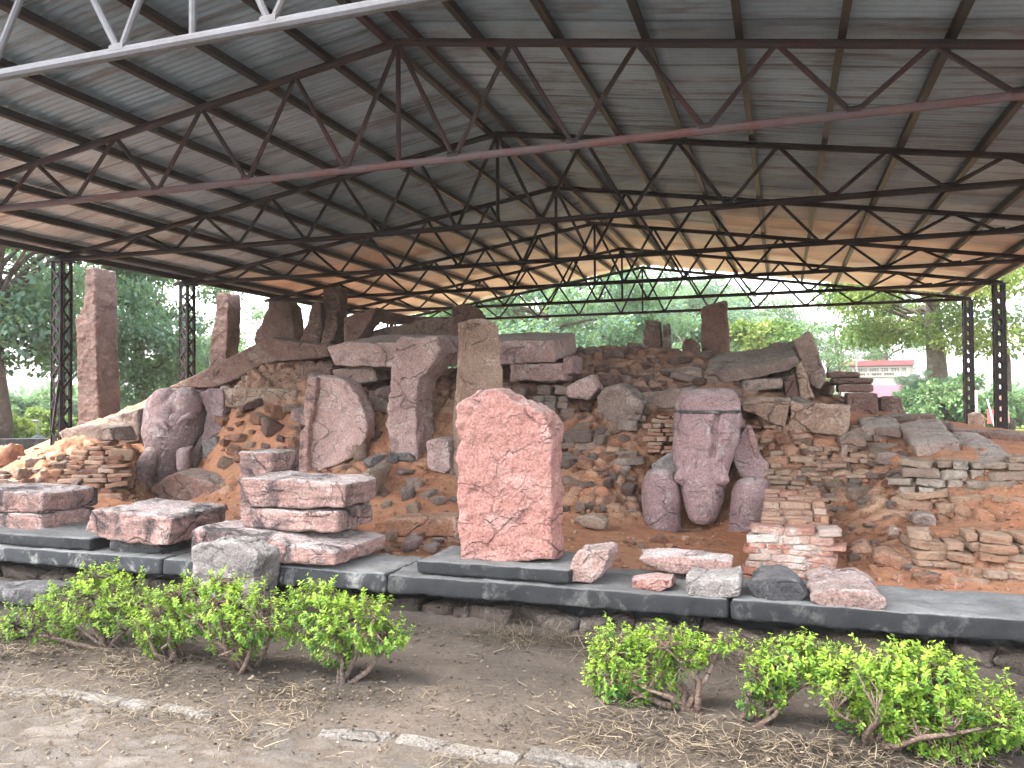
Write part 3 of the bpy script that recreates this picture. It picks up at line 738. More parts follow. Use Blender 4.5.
# stones along the platform
R_('platform_stone', 'pinkish block with a hollow top beside the pink slab plinth', 'stone block', [(565, 577), (570, 562), (578, 550), (611, 548), (612, 557), (603, 572), (592, 584), (570, 583)], 5.16, (0, .22, 0), 'prock', vs=.014)
R_('platform_stone', 'long flat whitish stone with dark front lying on the platform', 'stone', [(637, 558), (660, 556), (700, 556), (733, 562), (732, 574), (700, 577), (670, 573), (648, 567)], 5.5, (0, .2, .01), 'rosel', vs=.014, strata=.02)
R_('platform_stone', 'small flat pink stone nearest the platform edge', 'stone', [(629, 580), (650, 577), (672, 578), (674, 588), (660, 593), (632, 593)], 5.12, (0, .2, 0), 'pink', vs=.013)
R_('platform_stone', 'grey black squared stone left of the dark boulder', 'stone block', [(685, 577), (706, 580), (740, 578), (740, 598), (718, 602), (686, 597)], 5.06, (0, .3, .02), 'grey', vs=.015, amp=.02)
R_('platform_stone', 'dark blackened boulder on the platform edge', 'boulder', [(743, 587), (756, 579), (780, 578), (799, 583), (809, 594), (800, 604), (780, 606), (757, 600)], 5.12, (0, .36, .02), 'black', vs=.016, amp=.025, taper=.85)
R_('platform_stone', 'large pinkish white topped boulder at the right of the platform stones', 'boulder', [(808, 594), (830, 588), (868, 592), (886, 600), (886, 615), (869, 618), (832, 610), (810, 603)], 5.07, (-.04, .46, .05), 'prock', vs=.016, amp=.025, taper=.85)
# left piles
R_('pile_slab', 'wide bottom slab of the stacked pile with blackened notched right end', 'stone slab', [(190, 528), (260, 536), (336, 552), (336, 568), (257, 565), (190, 562)], 5.0, (0, .78, 0), 'rosel', vs=.02, strata=.012, amp=.012)
R_('pile_slab', 'middle slab of the stacked pile with undercut reddish front', 'stone slab', [(238, 508), (290, 511), (337, 513), (338, 532), (300, 531), (243, 526)], 5.2, (0, .55, .0), 'rosel', vs=.018, strata=.02, amp=.016)
R_('pile_slab', 'top slab of the stacked pile with whitish upper face', 'stone slab', [(239, 478), (300, 480), (346, 484), (344, 508), (290, 508), (244, 507)], 5.18, (0, .5, .01), 'rosel', vs=.018, strata=.02, amp=.014)
R_('squared_block', 'pale pink squared block standing behind the stacked slabs', 'stone block', [(237, 451), (272, 452), (272, 546), (238, 540)], 5.82, (0, .42, 0), 'rosel', vs=.02)
R_('carved_block', 'upper half of the whitish carved block pair on the left plinth', 'stone block', [(-45, 488), (41, 494), (41, 514), (-45, 510)], 5.32, (0, .62, 0), 'rosel', vs=.018, amp=.014)
R_('carved_block', 'lower half of the whitish carved block pair on the left plinth', 'stone block', [(-44, 511), (41, 515), (41, 536), (-44, 531)], 5.33, (0, .6, 0), 'rosel', vs=.018, amp=.014)
R_('tilted_slab', 'thick tilted rose slab with pale top propped above the platform', 'stone slab', [(92, 510), (130, 513), (173, 517), (168, 547), (130, 544), (100, 538), (85, 531)], 5.06, (.0, .68, .02), 'rosel', vs=.02, amp=.018, top_amt=None) if False else \
R_('tilted_slab', 'thick tilted rose slab with pale top propped above the platform', 'stone slab', [(92, 510), (130, 513), (173, 517), (168, 547), (130, 544), (100, 538), (85, 531)], 5.06, (.0, .68, .02), 'rosel', vs=.02, amp=.018)
R_('prop_stone', 'dark hidden stone propping up the tilted rose slab', 'stone', [(110, 540), (160, 545), (165, 560), (105, 556)], 5.2, (0, .4, 0), 'black', vs=.02)
R_('grey_boulder', 'grey squared boulder standing on the ground against the platform front', 'boulder', [(190, 547), (205, 543), (236, 542), (248, 549), (257, 557), (254, 580), (250, 607), (192, 605)], 4.76, (.02, .27, 0), 'grey', vs=.016, amp=.03)
R_('step_block', 'dark low step block at the foot of the platform on the left', 'stone block', [(-60, 583), (36, 590), (44, 592), (44, 606), (-60, 602)], 4.72, (0, .28, 0), 'black', vs=.02)
# left part of the mound
v_ = at(399, 461, 8.75)-at(374, 478, 7.6)
R_('fallen_beam', 'narrow pale beam lying end on beside the stacked slabs', 'stone beam', [(362, 472), (371, 475), (374, 478), (374, 498), (363, 494)], 7.6, v_, 'tan', amp=.012)
R_('terracotta_stone', 'long squared terracotta stone lying left of the pink slab', 'stone block', [(384, 519), (457, 517), (457, 538), (384, 537)], 6.72, (0, .4, 0), 'orange', vs=.02, amp=.012)
R_('stub_stone', 'short upright rose block between standing stone and pink slab', 'stone block', [(426, 442), (436, 438), (449, 440), (451, 470), (444, 474), (427, 470)], 8.3, (0, .3, 0), 'rose')
R_('terrace_stone', 'flat buff stone on the terrace by the far left post', 'stone', [(57, 432), (75, 426), (95, 424), (109, 427), (113, 441), (62, 442)], 8.35, (0, .45, 0), 'dull')
R_('terrace_stone', 'dark sided block between the far left pillar and the left elephant', 'stone block', [(106, 418), (124, 412), (137, 408), (139, 441), (126, 444), (110, 440)], 9.3, (0, .3, 0), 'dull', amp=.02)
R_('fallen_slab', 'triangular brown slab lying at the foot of the left elephant', 'stone slab', [(150, 490), (163, 478), (177, 471), (206, 481), (222, 488), (236, 498), (233, 517), (200, 512), (166, 505)], 8.5, (0, .4, .03), 'brown', amp=.025)
R_('ledge_stone', 'long pinkish ledge stone right of the left elephant', 'stone beam', [(222, 389), (255, 388), (297, 390), (298, 404), (260, 408), (224, 407)], 9.6, (0, .5, .02), 'tan', amp=.022)
R_('ridge_slab', 'long slanting brown slab above the left elephant', 'stone slab', [(166, 388), (185, 379), (200, 372), (235, 354), (268, 337), (285, 341), (300, 343), (326, 345), (329, 357), (292, 360), (263, 364), (232, 381), (213, 388)], 10.25, (.0, .55, .03), 'brown', amp=.01)
R_('ridge_block', 'dark block under the slanting brown slab', 'stone block', [(300, 366), (332, 364), (331, 378), (303, 380)], 9.8, (0, .4, 0), 'brown')
# far left uprights
R_('broken_pillar', 'tallest broken pillar beside the far left lattice post', 'stone pillar', [(85, 268), (94, 267), (95, 300), (96, 360), (99, 425), (99, 440), (77, 440), (77, 360), (75, 320), (84, 307)], 10.75, (.0, .5, 0), 'umber', amp=.022)
R_('broken_pillar', 'dark reddish pillar standing right of the second left post', 'stone pillar', [(217, 293), (226, 292), (228, 305), (226, 360), (225, 405), (206, 405), (210, 337), (214, 320)], 12.8, (0, .4, 0), 'umber', amp=.02)
R_('rounded_slab', 'round topped dark red slab standing on the mound', 'stone slab', [(266, 309), (271, 301), (286, 300), (291, 306), (294, 330), (295, 375), (254, 375), (255, 333), (261, 325)], 12.3, (0, .35, 0), 'umber', amp=.018)
R_('split_upright', 'tallest piece of the dark split uprights', 'standing stone', [(323, 288), (331, 286), (339, 285), (339, 315), (335, 345), (334, 365), (317, 365), (321, 320)], 11.5, (0, .3, 0), 'brown', amp=.02)
R_('split_upright', 'jagged left piece of the dark split uprights', 'standing stone', [(312, 303), (320, 301), (322, 330), (318, 350), (316, 365), (296, 365), (299, 340), (306, 322)], 11.35, (0, .3, 0), 'brown', amp=.02)
R_('split_upright', 'slanting front sliver of the dark split uprights', 'standing stone', [(328, 312), (336, 310), (338, 325), (330, 345), (326, 365), (314, 365), (318, 345)], 11.2, (0, .2, 0), 'brown', amp=.03)
R_('leaning_sliver', 'dark slab leaning rightwards behind the long top beam', 'stone slab', [(343, 318), (360, 311), (377, 306), (370, 322), (360, 336), (350, 352), (344, 352)], 11.1, (0, .3, 0), 'brown', amp=.025)
R_('ridge_beam', 'dark beam lying across the far ridge of the mound', 'stone beam', [(376, 311), (400, 314), (432, 317), (450, 316), (450, 326), (420, 325), (375, 321)], 12.6, (0, .5, 0), 'brown', amp=.02)
R_('ridge_stone', 'low rounded brown stones on the ridge behind the long beam', 'stone', [(395, 326), (415, 320), (440, 317), (455, 318), (470, 325), (470, 350), (360, 350), (365, 331)], 11.5, (0, .5, 0), 'dull', amp=.05)
R_('ridge_stone', 'dark squarish boulder left of the tan pillar top', 'boulder', [(453, 308), (460, 305), (472, 307), (477, 315), (476, 345), (452, 345)], 11.2, (0, .4, 0), 'brown', amp=.03)
# right part
R_('upright_slab', 'dark rectangular slab standing tallest on the right ridge', 'stone slab', [(701, 308), (712, 303), (726, 299), (728, 325), (730, 372), (701, 372)], 11.4, (0, .25, 0), 'brown', amp=.014)
R_('upright_stone', 'left piece of the small split upright on the ridge', 'standing stone', [(645, 319), (659, 321), (661, 350), (643, 350)], 11.2, (0, .25, 0), 'brown')
R_('upright_stone', 'right sliver of the small split upright on the ridge', 'standing stone', [(662, 325), (668, 322), (671, 348), (662, 350)], 11.2, (0, .2, 0), 'dull')
R_('ridge_boulder', 'small rounded boulder between the two uprights on the ridge', 'boulder', [(681, 345), (684, 339), (692, 338), (699, 344), (698, 357), (683, 357)], 11.1, (0, .3, 0), 'brown')
R_('ridge_boulder', 'small dark block right of the tallest ridge slab', 'boulder', [(771, 345), (780, 342), (788, 344), (787, 358), (771, 358)], 10.9, (0, .3, 0), 'brown')
R_('table_slab', 'long flat dark slab resting on the right side ridge', 'stone slab', [(704, 372), (712, 370), (760, 366), (795, 357), (800, 362), (790, 371), (760, 378), (730, 383), (703, 387)], 9.85, (.02, .8, .26), 'dull', amp=.014)
R_('table_slab', 'short broken end piece of the long dark ridge slab', 'stone slab', [(677, 373), (690, 370), (702, 371), (701, 386), (690, 385), (678, 379)], 9.85, (0, .5, .14), 'dull')
R_('leaning_stone', 'wide grey stone leaning at the right end of the ridge slab', 'stone slab', [(794, 340), (810, 330), (818, 352), (827, 376), (820, 389), (811, 385), (802, 365)], 9.95, (0, .3, 0), 'dull', amp=.02)
R_('leaning_stone', 'narrow upright stone leaning against the wide grey one', 'stone slab', [(796, 366), (802, 358), (808, 377), (815, 399), (801, 402)], 9.75, (0, .25, 0), 'tan')
R_('leaning_stone', 'short brown stone left of the narrow leaning one', 'stone slab', [(782, 381), (795, 372), (800, 400), (787, 400)], 9.8, (0, .25, 0), 'brown')
R_('flat_stone', 'thin grey stone under the dark ridge slab', 'stone', [(741, 381), (781, 379), (782, 387), (745, 392)], 9.75, (0, .4, 0), 'dull', strata=.02)
R_('long_block', 'long orange buff block right of the right elephant', 'stone block', [(790, 402), (851, 405), (850, 420), (847, 437), (787, 431)], 9.05, (.03, .5, 0), 'tan', strata=.012)
R_('flat_boulder', 'grey topped boulder over red bricks beside the right elephant', 'boulder', [(740, 402), (760, 398), (792, 401), (790, 415), (785, 428), (770, 424), (755, 415), (742, 412)], 9.0, (0, .5, .03), 'tan', amp=.03)
for i, (pl, Yv, lb) in enumerate(((sq(827, 371, 861, 378), 10.3, 'topmost thin slab'), (sq(832, 378, 874, 384), 10.25, 'second thin slab'), (sq(838, 384, 874, 392), 10.2, 'third thin slab'), (sq(847, 393, 879, 419), 10.05, 'dark squared bottom block'))):
    R_('stack_slab', lb+' of the dark layered stack on the right ridge', 'stone slab', pl, Yv, (0, .45, 0), 'brown', amp=.012)
R_('ridge_block', 'dark block beyond the layered stack in front of the hut', 'stone block', [(880, 397), (902, 396), (906, 414), (881, 416)], 10.4, (0, .4, 0), 'brown')
R_('ridge_beam', 'long dark beam lying low on the right side of the ridge', 'stone beam', [(880, 415), (936, 414), (939, 434), (882, 442)], 9.75, (0, .35, 0), 'brown')
R_('wall_slab', 'pale flat slab with pink broken edge atop the right wall', 'stone slab', [(914, 447), (938, 444), (961, 443), (963, 455), (940, 457), (917, 459)], 8.15, (-.03, .85, .2), 'dull', amp=.014)
R_('wall_slab', 'pale tilted slab with pink broken edge at the right picture side', 'stone slab', [(977, 460), (1000, 457), (1019, 459), (1022, 465), (1015, 470), (979, 471)], 7.95, (-.14, .8, .2), 'dull', amp=.014)
R_('wall_beam', 'long brown beam behind the pale slabs on the right', 'stone beam', [(951, 429), (1000, 432), (1065, 437), (1065, 466), (1005, 453), (957, 442)], 9.0, (0, .35, .01), 'brown')
R_('wall_stone', 'flat buff stone left of the pale wall slab', 'stone slab', [(861, 432), (885, 430), (905, 431), (907, 440), (890, 444), (875, 444)], 8.95, (0, .6, .12), 'dull')
R_('wall_stone', 'pointed buff stone below the long orange block', 'stone', [(839, 444), (856, 437), (868, 443), (862, 450), (842, 449)], 8.75, (0, .35, .06), 'tan')
R_('wall_stone', 'small upright tan stone by the pointed buff stone', 'stone', [(841, 446), (849, 444), (849, 460), (840, 458)], 8.6, (0, .15, 0), 'tan')
R_('wall_stone', 'long rusty flat stone in the right rubble wall', 'stone', [(877, 453), (900, 454), (911, 458), (908, 467), (878, 463)], 8.3, (0, .3, 0), 'dull')
R_('tilted_boulder', 'large pinkish grey boulder tilted in the middle rubble', 'boulder', [(596, 396), (606, 387), (617, 385), (632, 394), (644, 406), (640, 420), (625, 428), (610, 423), (598, 413)], 8.95, (.04, .42, .02), 'dull', amp=.03)
R_('rubble_beam', 'grey beam stone right of the tilted boulder', 'stone beam', [(640, 395), (665, 390), (695, 387), (690, 402), (668, 409), (646, 408)], 9.3, (0, .35, .02), 'dull')
R_('rubble_block', 'reddish angular block left of the tilted boulder', 'stone block', [(565, 387), (578, 380), (590, 375), (597, 388), (590, 400), (567, 398)], 9.05, (0, .35, 0), 'rose')
R_('low_slab', 'flat white stone lying on the red earth in front of the rubble', 'stone', [(572, 520), (590, 517), (606, 521), (604, 529), (585, 527)], 7.45, (0, .2, 0), 'tan', vs=.02)
R_('low_slab', 'angled flat stone on the earth by the low right wall', 'stone slab', [(872, 556), (885, 552), (916, 565), (914, 577), (890, 571), (876, 566)], 6.35, (0, .2, .03), 'orange', vs=.02)
R_('low_slab', 'small squared stone sitting in the right earth hollow', 'stone block', [(888, 529), (895, 526), (901, 530), (900, 540), (889, 539)], 6.95, (0, .15, 0), 'tan', vs=.018)
R_('low_slab', 'pale round ended stone below the right stone wall', 'stone', [(911, 518), (925, 514), (937, 517), (936, 527), (925, 529), (913, 524)], 7.25, (0, .25, 0), 'dull', vs=.02)
R_('low_slab', 'brown flat slab at the edge of the right hollow', 'stone slab', [(850, 551), (866, 546), (877, 557), (874, 566), (858, 562)], 6.7, (0, .3, .02), 'orange', vs=.02)

# ------------------------------------------------------------------ masonry fragments
pwall('brick_wall', 'fragment of reddish brick wall left of the right elephant', 'brick', (648, 450, 8.75), (682, 450, 8.75), wav(1.42, 1.5, .05, 1), ch=.055, ln=(.1, .2), depth=.2, seed=11, z0=1.05, setback=.02)
pwall('brick_wall', 'fragment of red brick wall under the grey topped boulder', 'brick', (742, 450, 8.9), (800, 446, 8.95), wav(1.4, 1.3, .05, 2), ch=.055, ln=(.1, .2), depth=.2, seed=12, z0=1.08, setback=.02)
pwall('brick_steps', 'stepped tan brick courses right of the right elephant', 'tanwall', (768, 515, 8.0), (868, 505, 7.95), wav(1.08, .9, .1, 3), ch=.05, ln=(.08, .24), depth=.2, seed=13, z0=.5, setback=.065, miss=.3, cat='wall')
pwall('brick_courses', 'low crumbling tan courses above the earth hollow', 'tanwall', (800, 470, 8.5), (905, 470, 8.1), wav(1.18, 1.05, .06, 4), ch=.05, ln=(.08, .28), depth=.2, seed=14, z0=.82, setback=.05, miss=.38)
pwall('stone_wall', 'pale plastered rubble wall at the right', 'plaster', (903, 505, 7.72), (1085, 512, 7.5), wav(1.1, 1.12, .05, 5), ch=.07, ln=(.12, .4), depth=.3, seed=15, z0=.78, setback=.035, miss=.03, rough=.2, rnd=.5)
pwall('stone_wall', 'orange tan coursed stones below the pale plastered wall', 'tanwall', (905, 520, 7.6), (1085, 530, 7.38), wav(.8, .84, .02, 6), ch=.085, ln=(.2, .4), depth=.3, seed=16, z0=.44, setback=.01, miss=.05, rnd=.25)
pwall('low_wall', 'low front wall of thin tan stones at the lower right', 'tanwall', (925, 590, 6.2), (1085, 590, 6.28), wav(.66, .68, .03, 7), ch=.05, ln=(.08, .26), depth=.3, seed=17, z0=.3, setback=.03, miss=.08, rnd=.3)
pwall('brick_terrace', 'broken brick terrace edge left of the left elephant', 'brick', (60, 492, 7.42), (112, 490, 7.7), wav(1.05, 1.2, .08, 8), ch=.06, ln=(.14, .3), depth=.3, seed=18, z0=.45, setback=.05, miss=.1)
pwall('brick_terrace', 'low dark stone row at the left edge of the terrace', 'dullwall', (-60, 492, 7.2), (60, 490, 7.35), wav(.72, .9, .08, 9), ch=.08, ln=(.16, .36), depth=.3, seed=19, z0=.42, setback=.08, miss=.25, rough=.2)
pwall('terrace_pier', 'square brick pier stub beside the left elephant', 'tanwall', (112, 498, 7.95), (131, 498, 8.1), wav(.98, .98, .02, 10), ch=.12, ln=(.16, .3), depth=.3, seed=20, z0=.4, setback=.0, miss=.02)
pwall('rubble_courses', 'rough courses of brown stones in the middle rubble face', 'dullwall', (542, 470, 8.5), (640, 470, 8.6), wav(1.3, 1.4, .1, 11), ch=.1, ln=(.16, .4), depth=.3, seed=21, z0=.85, setback=.06, miss=.2, rough=.25, rnd=.5)
pwall('rubble_courses', 'dark stone courses under the long top beam', 'dullwall', (508, 420, 9.0), (566, 420, 9.05), wav(1.8, 1.8, .05, 12), ch=.09, ln=(.1, .26), depth=.3, seed=22, z0=1.35, setback=.03, miss=.1, rough=.25, rnd=.6)
pwall('ridge_courses', 'dark flat stones piled along the ridge behind the tilted boulder', 'dullwall', (572, 388, 9.7), (704, 388, 9.9), wav(2.12, 2.05, .16, 13), ch=.075, ln=(.2, .5), depth=.4, seed=23, z0=1.75, setback=.06, miss=.15, rough=.25, rnd=.4)
pwall('ridge_courses', 'dark squared courses under the small split upright', 'dullwall', (636, 380, 10.6), (672, 380, 10.6), wav(2.36, 2.3, .03, 14), ch=.1, ln=(.2, .4), depth=.5, seed=24, z0=1.7, setback=.03, miss=.0, rough=.15)
pwall('ridge_courses', 'pale stone chips piled under the slanting brown slab', 'plaster', (222, 390, 9.95), (302, 388, 9.9), wav(1.98, 2.06, .05, 15), ch=.06, ln=(.1, .26), depth=.25, seed=25, z0=1.75, setback=.04, miss=.3, rough=.25, rnd=.5)
pwall('ridge_courses', 'dull stones filling the gap behind the standing stones', 'dullwall', (368, 440, 9.1), (470, 440, 9.15), wav(1.75, 1.65, .1, 16), ch=.11, ln=(.14, .4), depth=.3, seed=26, z0=1.1, setback=.04, miss=.2, rough=.25, rnd=.5)
pwall('ridge_courses', 'dark stones stacked beneath the long flat ridge slab', 'dullwall', (736, 395, 10.2), (806, 395, 10.3), wav(2.02, 2.06, .03, 18), ch=.08, ln=(.16, .4), depth=.4, seed=28, z0=1.6, setback=.02, miss=.0)
pwall('rubble_courses', 'tumbled stone rows right of the long orange block', 'dullwall', (850, 450, 8.85), (915, 455, 8.55), wav(1.32, 1.28, .06, 17), ch=.085, ln=(.14, .34), depth=.3, seed=27, z0=1.0, setback=.06, miss=.15, rough=.25, rnd=.4)
# brick pier with limewashed end
pier = thing('brick_pier', 'low brick pier with limewashed front end running back from the platform', 'wall', (0, 0, 0))
pa = at(757, 570, 5.98); pb = at(835, 572, 5.98); ztop = at(795, 530, 5.98).z; pier.location = ((pa.x+pb.x)/2, 6.6, .3)
W_ = Wall(); courses(W_, (pa.x, 5.98), (pb.x, 5.98), .33, lambda t: ztop, ch=.05, ln=(.12, .24), depth=.2, setback=0, miss=0, seed=31, rough=.16, jit=.004, rnd=.2)
W_.put(stone_block(np.array([(pa.x+pb.x)/2, 6.1, (ztop+.3)/2]), ((pb.x-pa.x)/2-.01, .105, (ztop-.34)/2), np.eye(3), 5, .05, .02), .99)
W_.build('front_face', None, None, 'brickw', pier)
W_ = Wall()
rg = np.random.RandomState(5)
for iy in range(14):
    y = 6.26+.115*iy; zz = ztop+.007*iy+.01; x = pa.x+.02
    while x < pb.x-.05:
        wd = min(rg.uniform(.12, .27), pb.x-.01-x); hgt = zz/2-.13+rg.uniform(-.03, .008)
        if rg.rand() > .06: W_.put(stone_block(np.array([x+wd/2, y+rg.uniform(-.012, .012), .26+hgt]), (wd/2-.003, .055, hgt), np.array(Matrix.Rotation(rg.uniform(-.07, .07), 3, 'Z')), rg.randint(999), .2, .12), rg.rand())
        x += wd
W_.put(stone_block(np.array([(pa.x+pb.x)/2, 7.02, ztop/2+.1]), ((pb.x-pa.x)/2-.03, .8, ztop/2-.13), np.eye(3), 5, .05, .02), .1)
W_.build('brick_top', None, None, 'brick', pier)

# ------------------------------------------------------------------ loose rubble
def template_stone(seed, shape):
    rg = np.random.RandomState(seed); q = stone_block(np.zeros(3), shape, np.eye(3), seed, .35, .28, TV6)
    for _ in range(5):                       # a few flat breaks
        n = rg.normal(size=3); n /= np.linalg.norm(n); dmax = (q @ n).max(); cut = dmax*rg.uniform(.62, .85)
        s = q @ n; q = q-np.clip(s-cut, 0, None)[:, None]*n
    q = q+.03*np.stack([fbm(q*4+k*7, 3, seed+k) for k in range(3)], 1)
    q[:, 2] -= q[:, 2].min()
    me = mesh_np('rubble_stone', q, TF6, True); me.materials.append(MAT['dull']); return me
shapes = [(.5, .36, .2), (.5, .4, .3), (.5, .3, .26), (.5, .42, .14), (.5, .45, .36), (.5, .34, .18), (.5, .28, .12), (.5, .4, .22)]
TEMPL = [template_stone(50+i, s) for i, s in enumerate(shapes)]
def loose(name, label, group, zone, n, size, mats, seed, sink=.25, tilt=.25, flat_only=False, fixed=None):
    rg = np.random.RandomState(seed); x0, y0, x1, y1 = zone; k = 0; tries = 0; put = []
    while k < n and tries < n*12:
        tries += 1; px, py = rg.uniform(x0, x1), rg.uniform(y0, y1); sp = rg.uniform(*size)
        if any((px-a)**2+((py-b)*1.6)**2 < (.42*(sp+c))**2 for a, b, c in put): continue
        p = surf(px, py) if fixed is None else onz(px, py, fixed)
        if p is None: continue
        put.append((px, py, sp)); zc = (p-Vector((0, 0, CAM_H))).length; s = sp*zc/F_PX
        o = bpy.data.objects.new(name, TEMPL[rg.choice([0, 3, 5, 6, 7] if flat_only else range(8))]); COL.objects.link(o)
        o.material_slots[0].link = 'OBJECT'; o.material_slots[0].material = MAT[mats[rg.randint(len(mats))]]
        o.location = p-Vector((0, 0, s*sink*.5)); o.scale = (s, s*rg.uniform(.8, 1.1), s*rg.uniform(.8, 1.3))
        o.rotation_euler = (rg.uniform(-tilt, tilt)-.05, rg.uniform(-tilt, tilt), rg.uniform(0, 6.28) if not flat_only else rg.uniform(-.6, .6)+(3.14 if rg.rand() < .5 else 0))
        tag(o, label, 'stone', group); k += 1
L_ = loose
L_('rubble_stone', 'loose brown stone in the rubble slope between pink slab and right elephant', 'loose stones between pink slab and right elephant', (556, 410, 655, 515), 52, (8, 24), ['dull', 'tan', 'tan', 'brown', 'orange'], 1)
L_('rubble_stone', 'loose dark stone on the ridge behind the tilted boulder', 'loose stones along the middle ridge', (575, 352, 705, 392), 34, (12, 34), ['brown', 'brown', 'dull'], 2, flat_only=True)
L_('rubble_stone', 'loose tan stone on the slope right of the right elephant', 'loose stones right of the right elephant', (780, 440, 915, 505), 46, (9, 24), ['tan', 'dull', 'orange', 'tan'], 3, flat_only=True)
L_('rubble_stone', 'loose reddish stone on the slope right of the left elephant', 'loose stones right of the left elephant', (222, 405, 305, 470), 42, (9, 24), ['orange', 'orange', 'tan', 'brown'], 4)
L_('rubble_stone', 'loose stone chip at the foot of the standing stones', 'loose stones below the standing stones', (340, 455, 458, 512), 24, (8, 22), ['dull', 'tan', 'grey'], 5)
L_('rubble_stone', 'loose broken stone on the left terrace', 'loose stones on the left terrace', (0, 458, 130, 490), 30, (9, 22), ['orange', 'tan', 'brown', 'dull'], 6)
L_('rubble_stone', 'small stone scattered on the red earth before the right elephant', 'small stones on the red earth', (560, 505, 700, 550), 20, (4, 12), ['tan', 'orange', 'dull'], 7)
L_('rubble_stone', 'loose stone lying in the earth hollow at the right', 'loose stones in the right hollow', (840, 505, 935, 585), 22, (6, 24), ['orange', 'tan', 'dull'], 8, flat_only=True)
L_('rubble_stone', 'loose stone on the ridge near the dark layered stack', 'loose stones on the right ridge', (730, 385, 960, 430), 26, (10, 26), ['dull', 'brown', 'tan'], 9, flat_only=True)
L_('rubble_stone', 'broken stone heaped on the ridge by the dark split uprights', 'loose stones on the left ridge', (300, 372, 390, 440), 18, (12, 30), ['brown', 'dull', 'rose'], 10)
L_('rubble_stone', 'flat tumbled stone by the terracotta stone and platform', 'loose stones near the terracotta stone', (385, 532, 456, 552), 12, (8, 22), ['orange', 'rose', 'tan'], 12, fixed=.38)
L_('rubble_stone', 'flat stone lying at the foot of the platform wall', 'stones at the platform foot', (420, 622, 600, 634), 7, (18, 44), ['grey', 'dull'], 13, fixed=.04, flat_only=True, tilt=.1)
#@@PART3
# ------------------------------------------------------------------ elephants carved in stone
def ring_loft(sections, n=28):
    """sections: (px left, px right, py, Y centre, half depth m, squareness) seen from the front"""
    V = []; Fc = []
    for (xl, xr, py, Yc, hd, ex) in sections:
        a = at(xl, py, Yc); b = at(xr, py, Yc); c = (a+b)/2; hx = (b-a)/2
        for k in range(n):
            t = 2*math.pi*k/n; ct, st = math.cos(t), math.sin(t)
            u = math.copysign(abs(ct)**(2/ex), ct); v = math.copysign(abs(st)**(2/ex), st)
            V.append((c.x+hx.x*u, c.y+hx.y*u+hd*v, c.z))
    m = len(sections)
    for i in range(m-1):
        for k in range(n):
            k2 = (k+1) % n; Fc.append((i*n+k, i*n+k2, (i+1)*n+k2, (i+1)*n+k))
    Fc += [tuple(range(n))[::-1], tuple((m-1)*n+k for k in range(n))]
    return V, Fc
def ball(c, r, R=None, n=14):
    bm = bmesh.new(); bmesh.ops.create_uvsphere(bm, u_segments=n*2, v_segments=n, radius=1)
    bmesh.ops.scale(bm, vec=r, verts=bm.verts)
    if R is not None: bmesh.ops.transform(bm, matrix=R.to_4x4(), verts=bm.verts)
    bmesh.ops.translate(bm, vec=c, verts=bm.verts); bm.verts.index_update()
    V = [tuple(v.co) for v in bm.verts]; Fc = [tuple(v.index for v in f.verts) for f in bm.faces]; bm.free(); return V, Fc
def sculpt(solids, vs, amp, sm=4, seed=1, cracks=0., cuts=()):
    mb = MB()
    for V, Fc in solids: mb.add(V, Fc)
    me = mesh_np('sculpt', np.concatenate(mb.v), mb.f, False)
    bm = bmesh.new(); bm.from_mesh(me); bmesh.ops.recalc_face_normals(bm, faces=bm.faces); bm.to_mesh(me); bm.free()
    me = remesh(me, vs); V = co(me); E_ = np.empty(len(me.edges)*2, np.int32); me.edges.foreach_get('vertices', E_)
    me.vertices.foreach_set('co', lap(V, E_.reshape(-1, 2), sm).astype(np.float32).ravel()); me.update()
    for pl, Yc, r, dp in cuts:                    # grooves cut into the front face along a line
        V = co(me); nr = normals(me); L = [at(a, b, Yc) for a, b in pl]; D = np.full(len(V), 9.)
        for a, b in zip(L[:-1], L[1:]):
            a2 = np.array([a.x, a.z]); ab = np.array([b.x-a.x, b.z-a.z]); t = np.clip(((V[:, [0, 2]]-a2) @ ab)/(ab @ ab+1e-9), 0, 1)
            D = np.minimum(D, np.linalg.norm(V[:, [0, 2]]-a2-t[:, None]*ab, axis=1))
        V[:, 1] += np.where(nr[:, 1] < .1, dp*np.exp(-(D/r)**2), 0); me.vertices.foreach_set('co', V.astype(np.float32).ravel()); me.update()
    return weather(me, vs, amp, seed, 0, 4, 1., cracks)
def tubes(pts, rs, n=16):
    mb = MB(); mb.tube(pts, rs, n); return np.concatenate(mb.v), mb.f
def add_part(root, name, me, mat, label=None):
    rebase(me, root.location); me.name = name; o = link(name, me, MAT[mat], root)
    if label: o['label'] = label
    return o
# right elephant: flat capped head, broken trunk, two rounded forelegs
eR = thing('stone_elephant', 'mauve stone elephant head with dark browband and broken trunk between two rounded forelegs', 'elephant statue', at(708, 525, 8.3), 'carved stone elephants')
head = [(689, 722, 388.5, 8.55, .14, 2.2), (682, 733, 390, 8.55, .24, 2.4), (678, 738, 396, 8.53, .29, 2.5), (676, 741, 404, 8.5, .32, 2.6), (675.5, 741, 414, 8.5, .33, 2.6),
        (675, 741, 426, 8.48, .34, 2.5), (674, 740, 440, 8.47, .34, 2.4), (673, 736, 452, 8.45, .33, 2.4), (674, 732, 462, 8.42, .31, 2.4), (677, 728, 473, 8.37, .27, 2.4),
        (680, 726, 484, 8.33, .24, 2.4), (683, 724, 496, 8.30, .21, 2.4), (686, 721, 508, 8.28, .19, 2.4), (689, 718, 517, 8.27, .17, 2.3), (694, 713, 523, 8.27, .12, 2.2)]
sol = [ring_loft(head)]
sol.append(ball(at(708, 428, 8.95), (.38, .5, .42)))
